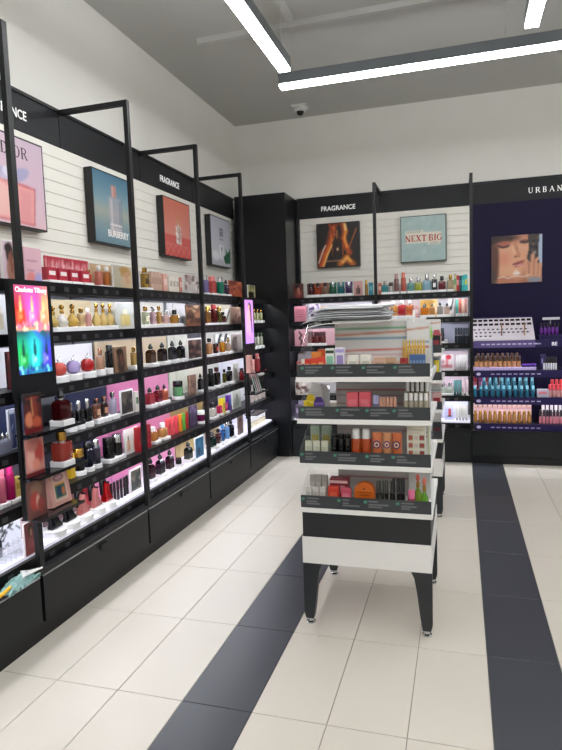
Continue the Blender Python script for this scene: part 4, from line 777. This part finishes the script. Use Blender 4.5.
t = tag(empty('sample_box', (-1.95, trayx(62, .75), .6655), PI / 2), 'pink framed sample box leaning on the lower smoked tray', 'box'); t.rotation_euler = (-.15, 0, PI / 2)
BX('box', M('cf9a90', .4), t, -.075, .075, -.02, .02, 0, .178); ob('print', Art(24, 30, 'd8b8a8').ell(.5, .78, .36, .12, '6a2c38', .3).ell(.5, .78, .3, .08, 'c89aa0', .3).rect(.12, .88, .1, .58, '2c5a4c').ell(.4, .35, .14, .2, '1c3c5c', .4).ell(.7, .3, .12, .14, 'c06a48', .4).rect(.12, .88, .54, .6, 'd8a050').mesh(.105, .15, PRINT), t, (0, -.021, .02))
# things on the second tower
def tprod2(px, z, *a, desc): 
    y = left_y(px, -1.93, z + .05); product(*a, (-1.93, y, z), PI / 2, desc, 'testers below the pink screen')
tprod2(257.5, 1.065, 'rect', .075, .17, 'b84448', 'd87a7a', desc='rose bottle on the tray below the pink screen')
tprod2(249.5, 1.065, 'carton', .07, .17, 'd8a49c', 'c07a78', desc='pink carton on the tray below the pink screen')
for k, c in enumerate(['6aa88c', 'd0a0b4', 'd8b0bc', '8ab898']):
    y = 5.53 + k * .052; t = tag(empty('booklet', (-1.925, y, .8645), PI / 2), ['green booklet at left', 'rose booklet at left', 'rose booklet at right', 'green booklet at right'][k] + ' of the rack below the pink screen', 'booklet'); t.rotation_euler = (-.25, 0, PI / 2 + .35)
    BX('cover', M(c, .5), t, -.045, .045, 0, .006, 0, .17); BX('pages', NAMED['white'], t, -.043, .043, .006, .011, .002, .168)

# ================================================================== MIDDLE DISPLAY STANDS
GW, GD = .638, .65
TZ = [.615, .842, 1.066, 1.273]
STRIPW = M('35373a', .3, name='smoked_label_strip')
def stripes(w, h, cols, seed=1):
    A = Art(24, 48, 'd7d6d4')
    for v, c, tlt in cols: A.line((0, v), (1, v + tlt), .03, c)
    return A
def strip_art(seed):
    A = Art(150, 16, '33363a'); g = random.Random(seed); A.rect(.3, .62, 0, 1, '2a2d31', .7)
    for u in (.03, .3, .52, .74):
        u += g.uniform(-.02, .02); A.ell(u, .72, .012, .11, '4a9a78', .3)
        for k in range(3): A.rect(u + .025, u + .025 + g.uniform(.05, .15), .72 - k * .2, .79 - k * .2, 'a8aaac', .75)
    return A
def stand(label, x0, y0):
    t = tag(empty('tiered_display_stand', (x0, y0, 0)), label, 'display stand', 'white tiered display stands')
    for sx in (0, 1):
        for sy in (0, 1):
            poly = [(.0, .325), (.1, .325), (.084, .29), (.072, .22), (.058, .1), (.047, .03), (.008, .03), (.0, .06)]
            if sx: poly = [(GW - a, b) for a, b in poly]
            ya = .004 if sy == 0 else GD - .049
            lg = ob('leg', MB().prism(poly, ya, ya + .045).mesh('leg', M('23262a', .4)), t); cx = .028 if sx == 0 else GW - .028
            ob('foot', MB().lathe([(.022, 0), (.024, .008), (.014, .012), (.012, .03)], 14, cx=cx, cy=ya + .022).mesh('foot', CHROME, True), lg)
    BX('apron', WHITE, t, 0, GW, 0, GD, .325, .462); BX('black_band', M('1c1e22', .4), t, .004, GW - .004, .004, GD - .004, .462, .591)
    stripesets = [[(.93, '4a7a8c', 0), (.8, 'b8604c', 0), (.45, 'a8405c', 0)], [(.9, '4a7a64', 0), (.6, 'c9a0a8', 0)], [(.95, '4a8a6a', 0), (.82, '4a7a94', 0), (.6, 'c04038', 0), (.44, 'b898b4', 0), (.2, 'b85a40', 0)], [(.87, '3c9a64', 0), (.74, 'c8693c', .06), (.67, '4a86a4', 0), (.42, 'c8402c', .03), (.34, 'd0a0a8', 0), (.18, 'c87a4c', 0)]]
    for k, z in enumerate(TZ):
        zt = TZ[k + 1] - .024 if k < 3 else 1.532
        tr = BX('tray', WHITE, t, -.006, GW + .006, -.006, GD + .006, z - .024, z)
        sp = BX('label_strip', STRIPW, tr, .0, GW, -.002, .003, z, z + .062); ob('strip_print', strip_art(k + 3).mesh(GW, .062, PRINT), tr, (GW / 2, -.0028, z))
        for x in (.0, GW - .004): ob('side_wall', MB().add([(x, .003, z), (x + .004, .003, z), (x + .004, .3, z), (x, .3, z), (x, .003, z + .062), (x + .004, .003, z + .062), (x + .004, .24, zt - .004), (x, .24, zt - .004), (x, .3, zt - .004), (x + .004, .3, zt - .004)], [(0, 1, 2, 3), (0, 4, 5, 1), (4, 7, 6, 5), (7, 8, 9, 6), (3, 2, 9, 8), (0, 3, 8, 7, 4), (1, 5, 6, 9, 2)]).mesh('side_wall', ACRYL), tr)
        c = BX('core_panel', M('cfcfce', .5, name='core_white'), tr, .135, .508, .29, .36, z, zt); ob('stripe_print', stripes(1, 1, stripesets[k]).mesh(.373, zt - z, PRINT), c, (.3215, .2892, z))
        c2 = BX('end_panel', M('cfcfce', .5, name='core_white'), tr, .512, .622, .26, .39, z, zt - .015 if k == 3 else zt); ob('stripe_print', stripes(1, 1, [(.9, '1f8a54', 0)] if k == 0 else [(.85, 'b8704c', .04), (.6, '5a8aa0', 0), (.5, 'b84040', 0)]).mesh(.11, (zt - z) * .97, PRINT), c2, (.567, .2592, z))
    BX('top_cap', WHITE, t, .13, .512, .285, .37, 1.532, 1.54)
    return t
GX0, GY0 = -.774, 2.837
stand('white and black tiered display stand nearest the camera', GX0, GY0)
stand('second tiered display stand hidden behind the nearest one', GX0, GY0 + 1.79)
BGN = {0: 'lowest tray of nearest stand', 1: 'second lowest tray of nearest stand', 2: 'second highest tray of nearest stand', 3: 'top tray of nearest stand'}
def G(k, items, y=.07, lean=0.):
    for it in items:
        px, kind, w, h, col, cap, desc = it[:7]; lab = it[7] if len(it) > 7 else None; yy = it[8] if len(it) > 8 else y
        Y = GY0 + yy; x = back_x(px, Y, TZ[k] + .06)
        product(kind, w, h, col, cap, (x, Y, TZ[k]), 0., f'{desc}, {BGN[k]}', f'goods on the {BGN[k]}', lab)
# top tray
G(3, [(303.5, 'carton', .022, .085, 'e4dcd0', 'c8402c', 'cream packet at left end'), (308, 'carton', .035, .085, 'd83a2c', 'f0c0a0', 'red packet at left'), (314.5, 'carton', .038, .09, 'd84830', 'e8a050', 'red and orange packet'), (321.5, 'carton', .038, .095, 'd8402f', 'e8b080', 'red packet with pale band'), (317, 'carton', .05, .115, 'e08a3c', 'e0b070', 'orange packet behind red ones', None, .16), (323.5, 'carton', .05, .125, 'd85a34', 'e8a868', 'tall orange red packet', None, .2),
      (330.5, 'carton', .046, .135, 'dfe4dc', '8ac0a4', 'white and mint upright box', '2a3a30', .09), (340.5, 'carton', .046, .14, 'dcd8e0', 'a08cc4', 'white and lilac upright box', 'a89ad0', .09), (353, 'carton', .05, .1, 'ece8dc', 'c8c4b4', 'cream square box at left of pair'), (366, 'carton', .05, .102, 'ece8dc', 'c8c4b4', 'cream square box at right of pair'), (380, 'carton', .06, .09, 'd8b098', 'c09880', 'beige low packet'), (391, 'carton', .05, .088, 'c09c80', 'a88468', 'tan low packet')])
G(3, row(404, 424, 8, 'pouch', .0105, .165, 'b88a1c', 'd8b040', 'golden sheet pack in row', None, .2)); G(3, row(411, 424, 5, 'carton', .015, .1, '4a6a9a', '7a94b8', 'blue packet before golden packs')); G(3, [(404, 'carton', .035, .085, '9a2c2c', 'c05a50', 'dark red packet before golden packs')])
for k, (yy, c) in enumerate([(.43, 'a8d83c'), (.49, '8cd030'), (.55, '9ce038')]):
    product('pouch', .055, .225, ['d8d8d0', '3a6a9a', '1c1c20'][k], c, (GX0 + GW - .035, GY0 + yy, TZ[3]), 0., ['neon green tagged white pack', 'neon green tagged blue pack', 'neon green tagged black pack'][k] + ' at right side of nearest stand', 'neon tagged packs')
# second highest tray
G(2, [(306, 'carton', .022, .08, 'e4c82c', 'f0e080', 'yellow pack at left'), (310, 'pouch', .06, .11, 'e8d020', 'd8bc20', 'bright yellow pouch'), (319, 'pouch', .06, .1, '5a3a8c', '4a2c78', 'purple pouch'), (316, 'pouch', .075, .16, 'd8d8d8', 'e4e4e4', 'clear white pouch behind purple one', None, .16), (324, 'pouch', .06, .15, 'cfd0d4', 'e0e0e0', 'grey white pouch', None, .18), (353, 'carton', .057, .125, 'e0606c', 'e87884', 'coral pink box at left of pair'), (365.5, 'carton', .057, .127, 'e05c6a', 'e87884', 'coral pink box at right of pair'), (376, 'jar', .03, .11, '9a9ac0', 'b0b0d8', 'pale lilac pot'), *row(381, 395, 5, 'stick', .016, .1, 'd89078', 'e0a890', 'peach slim stick in row', 'rose')])
G(2, row(406, 426, 5, 'tall', .03, .12, 'd8cdb8', 'white', 'cream bottle with white cap in front row')); G(2, row(408, 427, 5, 'tall', .03, .17, 'c8b8a0', 'white', 'tan bottle with white cap in rear row', None, .14)); G(2, [(418, 'carton', .08, .18, '1f2124', '141517', 'black box behind white capped bottles', None, .22)])
# second lowest tray
G(1, row(309, 325, 3, 'carton', .035, .1, 'dcdcc8', 'c0c4ac', 'pale cream box in front row')); G(1, row(316, 327, 2, 'carton', .05, .16, 'a8bcaa', 'b8a85c', 'sage green box in rear row', None, .17))
G(1, row(334.5, 348, 3, 'jar', .04, .115, '16171a', 'black', 'black lidded pot in front row')); G(1, row(335, 348, 3, 'jar', .04, .125, '16171a', 'black', 'black lidded pot in rear row', None, .13))
G(1, row(356.5, 366.5, 2, 'tall', .052, .165, 'd8602c', 'white', 'orange bottle with white cap', 'white')); G(1, [(377.5, 'tube', .048, .15, 'd87848', 'b85a48', 'orange tube with purple swirl at left of three', '5a2c60'), (387.5, 'tube', .044, .15, 'd09060', 'c07858', 'peach tube with purple swirl between two', '6a3468'), (397, 'tube', .048, .15, 'd87040', 'b85a48', 'orange tube with purple swirl at right of three', '5a2c60')])
def gcard(k, px0, px1, h, art, desc, y):
    Y = GY0 + y; a, b = back_x(px0, Y, TZ[k] + .1), back_x(px1, Y, TZ[k] + .1); t = tag(empty('leaflet', ((a + b) / 2, Y, TZ[k])), desc, 'leaflet'); W = b - a
    BX('backing', NAMED['white'], t, -W / 2, W / 2, 0, .012, 0, h); ob('print', art.mesh(W - .004, h - .004, PRINT), t, (0, -.0008, .002))
A = Art(30, 40, 'dcd6c4').rect(.15, .85, .84, .88, '8a8478', .7).rect(.15, .7, .78, .8, 'a8a294', .6)
for v in (.2, .4, .6): A.rect(.08, .3, v, v + .12, '8c3028').rect(.12, .25, v + .03, v + .09, 'd87848', .7).rect(.38, .6, v + .03, v + .05, 'a09888', .8).rect(.38, .58, v + .08, v + .1, 'a09888', .8).rect(.68, .92, v, v + .12, '6a1c20').ell(.8, v + .06, .07, .03, 'c8503c', .4)
gcard(1, 407, 426, .193, A, 'cream leaflet with red squares on the second lowest tray', .07)
gcard(1, 427.5, 430, .193, Art(8, 20, 'c8cc98'), 'pale green leaflet edge at right of the second lowest tray', .1)
# lowest tray
G(0, row(309, 323, 3, 'carton', .032, .088, 'dedad4', 'c8c4be', 'white little box in front row')); G(0, row(313, 325, 3, 'carton', .03, .13, 'c4c0ba', 'd8d4ce', 'grey white box in rear row', None, .15))
G(0, [(334, 'carton', .055, .095, 'd8402c', 'e86a50', 'bright red flat box'), (346.5, 'carton', .05, .09, 'd85a70', 'e8889a', 'rose pink flat box'), (340, 'carton', .095, .125, '8c2438', 'd8a0a8', 'wine red box behind two lower ones', 'e8c8c8', .13), (411.5, 'jar', .036, .1, 'd8507c', 'e878a0', 'pink pot at right', None, .045), (418, 'amphora', .05, .165, '9ac040', 'd86a60', 'green and pink pointed bottle beside pink pot', None, .11), (424.5, 'amphora', .046, .165, '78b838', 'e07868', 'green and pink pointed bottle at right end', None, .05)])
G(0, row(378, 391, 4, 'stick', .02, .135, '2a2a28', '4a4a44', 'black slim tube in left group', 'silver')); G(0, row(394, 403, 3, 'stick', .022, .15, '1c1d20', '26282c', 'black glossy tube in right group', 'silver'))
t = tag(empty('arched_box', (back_x(365, GY0 + .07, .66), GY0 + .07, TZ[0])), 'orange arched box on the lowest tray of nearest stand', 'box')
arc = [(-.05, 0), (.05, 0), (.05, .085)] + [(.05 * math.cos(a * PI / 10) if 0 else .03 * math.cos(a * PI / 10) * (5 / 3), .085 + .04 * math.sin(a * PI / 10)) for a in range(1, 10)] + [(-.05, .085)]
ob('box', MB().prism(arc, -.02, .02).mesh('box', M('cf6414', .4)), t); BX('front_print', M('7a3608', .5), t, -.025, .025, -.0206, -.02, .06, .064); BX('front_print', M('7a3608', .5), t, -.035, .035, -.0206, -.02, .075, .078); BX('front_print', M('7a3608', .5), t, -.006, .006, -.0206, -.02, .09, .098)
# goods on the second stand that show past the first
G2Y = GY0 + 1.79
for k, its in enumerate([[('carton', .07, .12, '2a2c30', '5a2c30', 'black carton')], [('carton', .07, .12, 'c8a0a0', '8c2430', 'pink carton')], [('tube', .04, .15, 'd8c030', 'd8c030', 'yellow tube'), ('tube', .04, .155, '4a78a8', '4a78a8', 'blue tube'), ('tube', .04, .155, 'a8c4d8', 'c8d8e0', 'pale blue tube')], [('carton', .06, .13, '17171a', '8c3038', 'black carton with red band'), ('pouch', .07, .17, 'd8b8b0', 'c05a60', 'blush pack'), ('carton', .06, .14, 'd0b890', 'a08c60', 'straw coloured carton')]]):
    for j, (kind, w, h, c, cp, d) in enumerate(its):
        product(kind, w, h, c, cp, (GX0 + GW - .04, G2Y + .06 + j * .07, TZ[k]), 0., f'{d} on right edge of the second stand', 'goods on the second stand')
# pile of loose paper on top: every sheaf follows one drooping surface, so they lie on each other without cutting through
g = random.Random(12)
n = 16; zb = 1.5405; PCX, PCY = GX0 + .3215, GY0 + .3275
def droop(x, y):
    ex, ey = max(0, abs(x - PCX) - .195), max(0, abs(y - PCY) - .05)
    return .0012 - .35 * ex ** 1.25 - .16 * ey ** 1.5 + .0008 * math.sin(x * 31)
for k in range(n):
    W, D, th = g.uniform(.33, .43), g.uniform(.24, .31), .0034; nx, ny = 18, 8; a = g.uniform(-.22, .22)
    cx, cy = PCX - .085 + g.uniform(-.03, .03), PCY - .06 + g.uniform(-.025, .025); vs = []
    for s_ in (0, 1):
        for j in range(ny):
            for i in range(nx):
                u, v = (i / (nx - 1) - .5) * W, (j / (ny - 1) - .5) * D
                x, y = cx + u * math.cos(a) - v * math.sin(a), cy + u * math.sin(a) + v * math.cos(a)
                vs.append((x - cx, y - cy, droop(x, y) + s_ * th))
    fs = []; q = nx * ny
    for j in range(ny - 1):
        for i in range(nx - 1):
            c = j * nx + i; fs.append((c, c + nx, c + nx + 1, c + 1)); fs.append((q + c, q + c + 1, q + c + nx + 1, q + c + nx))
    ring = [i for i in range(nx)] + [j * nx + nx - 1 for j in range(1, ny)] + [(ny - 1) * nx + i for i in range(nx - 2, -1, -1)] + [j * nx for j in range(ny - 2, 0, -1)]
    for c, d in zip(ring, ring[1:] + ring[:1]): fs.append((c, d, d + q, c + q))
    o = ob('paper_sheaf', MB().add(vs, fs).mesh('paper_sheaf', M(g.choice(['dcdcdc', 'd2d3d6', 'e4e3e1', 'c9cbd0']), .6)), None, (cx, cy, zb + k * .0052))
    tag(o, 'topmost loose white paper sheaf of the pile on the nearest stand' if k == n - 1 else f'loose white paper sheaf, {(ORD + ["thirteenth", "fourteenth", "fifteenth", "sixteenth"])[n - 1 - k]} from top of the pile on the nearest stand', 'paper', 'loose white paper sheaves piled on the nearest stand')
t = tag(empty('binder_clip', (-.64, GY0 + .1, 1.521)), 'black binder clip at front edge of the paper pile', 'clip')
ob('jaw', MB().prism([(-.03, .004), (.03, .004), (.026, .024), (-.026, .024)], 0, .012).mesh('jaw', GLOSSBLACK), t)
for k in (-1, 1): ob('lever', MB().tube((k * .012, -.004, .014), (k * .008, -.03, .012), .0022, 6).mesh('lever', GLOSSBLACK), t)
t = tag(empty('sign_holder', (back_x(414, GY0 + .33, 1.55), GY0 + .33, 1.517)), 'small white sign clip upright on the nearest stand right end', 'sign'); BX('foot', WHITE, t, -.025, .025, -.01, .01, 0, .008); BX('upright_stem', WHITE, t, -.006, .006, -.004, .004, .008, .07)

# ================================================================== PURPLE BAY GOODS
def PX(px, y, z): return back_x(px, 6.44 + y, z)
PN = ['top purple shelf', 'second purple shelf', 'third purple shelf', 'lowest purple shelf']
z0 = PZ[0]; xa, xb = PX(472, .07, z0), PX(535, .07, z0); WT = xb - xa
t = tag(empty('palette_tray', (xa, 6.44, z0)), 'white sloped eyeshadow palette tray with dark squares on purple shelf', 'palette tray')
TA = math.atan2(.2, .26)
ob('tray_body', MB().add([(0, .06, 0), (WT, .06, 0), (WT, .36, 0), (0, .36, 0), (0, .06, .02), (WT, .06, .02), (WT, .36, .23), (0, .36, .23)], [(0, 3, 2, 1), (4, 5, 6, 7), (0, 1, 5, 4), (1, 2, 6, 5), (2, 3, 7, 6), (3, 0, 4, 7)]).mesh('tray_body', M('dcd4dc', .4)), t)
BX('top_edge', PURPLE2, t, 0, WT, .36, .372, 0, .245)
pan = MB().rbox(-.02, .02, -.016, .016, 0, .006, .003).mesh('eyeshadow_pan', M('15121a', .25)); ov = MB().lathe([(.013, 0), (.013, .004), (.01, .006)], 10, sy=.7).mesh('tester_pan', M('0e0c10', .3))
def slope(u, y, me, nm):
    o = ob(nm, me, t, (u, y, .02 + (y - .06) * .7)); o.rotation_euler = (math.atan(.7), 0, 0)
for r, y in ((0, .325), (1, .265)):
    for k in range(11): slope(.035 + (WT - .07) * k / 10, y, pan, 'eyeshadow_pan')
for r, y in ((0, .195), (1, .15), (2, .1)):
    for k in range(12 if r < 2 else 4): slope(.03 + (WT - .06) * (k + (.3 if r else 0)) / 12, y, ov, 'tester_pan')
for px, c in ((502, '6a3a2c'), (525, 'b08a6a')):
    product('stick', .014, .12, c, 'a06a50', (PX(px, .05, z0 + .1), 6.44 + .1, z0 + .052), 0., f'{"dark brown" if px < 510 else "light tan"} brush standing in the palette tray', 'brushes in the palette tray', name='make_up_brush')
BX('rail_face', M('5a4a86', .4), t, 0, WT, .04, .0415, -.068, -.002)
for k in range(11): BX('rail_print', M('c9c0dc', .5), t, .09 + k * .05, .125 + k * .05, .039, .0402, -.04, -.026)
# right half of the top shelf
t = tag(empty('brush_cup_display', (PX(538, .2, z0), 6.44 + .2, z0)), 'dark purple brush display with pale sign at the right edge', 'display')
BX('base', PURPLE2, t, 0, .55, -.12, .12, 0, .05); BX('sign', M('c9c9d0', .4), t, .04, .2, -.02, -.012, .2, .225); BX('sign_stem', M('8a8a92', .4), t, .11, .118, -.018, -.012, .05, .2)
for k in range(6): ob('brush', MB().tube((.03 + k * .03, -.02, .05), (.03 + k * .03 + random.uniform(-.01, .01), -.01, .17), .008).mesh('brush', M('241a30', .4)), t); 
for k in range(5): ob('brush_head', MB().lathe([(.006, .05), (.016, .075), (.014, .11), (.004, .13)], 10, cx=.025 + k * .036, cy=-.05).mesh('brush_head', M('6a2a94', .6), True), t)
for k in range(3): ob('mirror_tin', MB().prism([(.26 + k * .07, .05), (.31 + k * .07, .05), (.31 + k * .07, .2), (.26 + k * .07, .2)], -.03, -.02).mesh('mirror_tin', M('8c8c94' if k else '1c1c22', .3)), t)
text('BE', .05, M('e8e4f0', .4, emit=.2, name='rail_white'), pb, (PX(554.5, .04, 1.23) - XB[2], .041, 1.216), bold=.001)
def PS(k, items, y=.13, dz=0.):
    for px, kind, w, h, c, cp, d, *lab in items:
        product(kind, w, h, c, cp, (PX(px, y, PZ[k] + .05), 6.44 + y, PZ[k] + dz), 0., f'{d}, {PN[k]}', f'make-up on the {PN[k]}', lab[0] if lab else None)
def block(k, px0, px1, y0, y1, h, col, desc, nm='display_step'):
    a, b = PX(px0, (y0 + y1) / 2, PZ[k]), PX(px1, (y0 + y1) / 2, PZ[k]); return tag(ob(nm, MB().rbox(a, b, 6.44 + y0, 6.44 + y1, PZ[k], PZ[k] + h, .004).mesh(nm, M(col, .4))), desc, 'display step', 'display steps on the purple shelves')
block(1, 472, 535, .08, .3, .03, 'c9b8e8', 'pale lilac display step under brown tubes on second purple shelf')
PS(1, row(476, 519, 10, 'stick', .034, .115, 'b8875a', '3a2620', 'brown and black foundation tube in row', 'gold'), .15, .03); PS(1, row(478, 517, 9, 'stick', .034, .14, 'a87850', '4a2c20', 'brown foundation tube in rear row', 'gold'), .23, .03)
PS(1, row(524, 534, 3, 'jar', .05, .03, '4a2a8c', '7a4ac0', 'flat purple pot'), .14, .03)
PS(1, row(544, 556, 6, 'stick', .018, .13, 'dcdce4', '1c1c24', 'white and black pencil at right'), .15); PS(1, [(543, 'carton', .05, .15, '2c2450', '8a80b0', 'purple box beside pencils')], .22)
block(2, 473, 536, .2, .32, .06, '1c1430', 'dark rear step behind blue bottles on third purple shelf')
PS(2, row(475, 533, 11, 'tall', .04, .115, '3a86a4', '72b4c8', 'blue spray bottle in front row', 'c8a070'), .14); PS(2, row(484, 532, 9, 'tall', .042, .13, '4690aa', '62a8bc', 'blue spray bottle in rear row', 'd8e4e8'), .26, .06)
PS(2, [(475, 'carton', .045, .19, 'c83c50', 'e890a0', 'red swatch box beside blue bottles'), (480.5, 'carton', .045, .19, '9a4a8c', 'd8a0cc', 'mauve swatch box beside blue bottles'), (486, 'carton', .045, .19, 'c04448', 'e8a0a0', 'crimson swatch box beside blue bottles')], .36)
PS(2, [(495, 'carton', .045, .2, '3c8ca8', 'c0dce4', 'pale blue swatch box'), (501, 'carton', .045, .2, 'c8bcb0', 'e8e0d8', 'cream swatch box'), (507, 'carton', .045, .2, '4a9ab0', 'c0dce4', 'sky blue swatch box'), (513, 'carton', .045, .2, '3a88a4', 'd0e4e8', 'deep sky blue swatch box'), (525, 'carton', .04, .22, '6a6a74', '9a9aa4', 'grey swatch box')], .36)
PS(2, [(542.5, 'carton', .12, .08, 'b8b4c4', 'd87888', 'white box with pink band at right')], .14); PS(2, row(550, 562, 4, 'stick', .034, .13, 'd8a0a0', 'c83c48', 'red capped lipstick in row', 'silver'), .14); PS(2, row(552, 561, 3, 'stick', .034, .17, 'c88a88', 'c03038', 'red capped lipstick in rear row', 'silver'), .22)
PS(3, row(475.5, 529, 12, 'tall', .04, .125, 'c08a44', 'gold', 'gold foundation bottle in row', 'e8c890'), .14)
block(3, 472, 531, .26, .34, .13, 'dcb4b8', 'pale pink rear step behind gold bottles on lowest purple shelf'); PS(3, row(475.5, 529, 12, 'carton', .044, .05, 'e0b4ac', 'f0d4cc', 'pink sample card on rear step'), .3, .13)
PS(3, row(540.5, 561, 7, 'stick', .026, .14, 'c87888', '2a2028', 'rose gloss tube in row at right', 'silver'), .14); PS(3, row(543, 560, 5, 'stick', .03, .2, 'b88a90', 'e0d8dc', 'pale gloss tube in rear row at right', 'silver'), .22)

# ================================================================== goods packed side by side must not cut into each other
bpy.context.view_layer.update()
def bounds(o):
    P = [c.matrix_world @ Vector(v) for c in [o] + list(o.children_recursive) if c.type == 'MESH' for v in c.bound_box]
    return [min(p[i] for p in P) for i in range(3)], [max(p[i] for p in P) for i in range(3)]
SMALL = {'perfume', 'bottle', 'jar', 'box', 'tube', 'make-up', 'pack', 'riser', 'card', 'leaflet', 'display step', 'product'}
goods = [o for o in COL.objects if o.parent is None and o.get('category') in SMALL and o.name.split('.')[0] not in ('booklet', 'sample_box')]
for _ in range(6):
    BB_ = [(o, *bounds(o)) for o in goods]; shrink, push = {}, {}
    for i in range(len(BB_)):
        a, la, ha = BB_[i]
        for j in range(i):
            b, lb, hb = BB_[j]
            d = [min(ha[k], hb[k]) - max(la[k], lb[k]) for k in range(3)]
            if min(d) < .0006: continue
            left = la[0] < -1.88; al, dp = (1, 0) if left else (0, 1)           # axis along the shelf, axis into it
            if d[dp] < d[al] * .7:                                              # one stands behind the other: move it back
                rear = a if ((la[dp] + ha[dp] < lb[dp] + hb[dp]) == left) else b
                push[rear] = max(push.get(rear, 0), d[dp] + .001)
            else:                                                               # side by side: both a little slimmer
                wa, wb = ha[al] - la[al], hb[al] - lb[al]; f = max(.5, 1 - (d[al] + .0008) / (wa + wb))
                for o in (a, b): shrink[o] = min(shrink.get(o, 1), f)
    if not shrink and not push: break
    for o, f in shrink.items(): o.scale.x *= f
    for o, v in push.items():
        if o.location.x < -1.88: o.location.x -= v
        else: o.location.y += v
    bpy.context.view_layer.update()
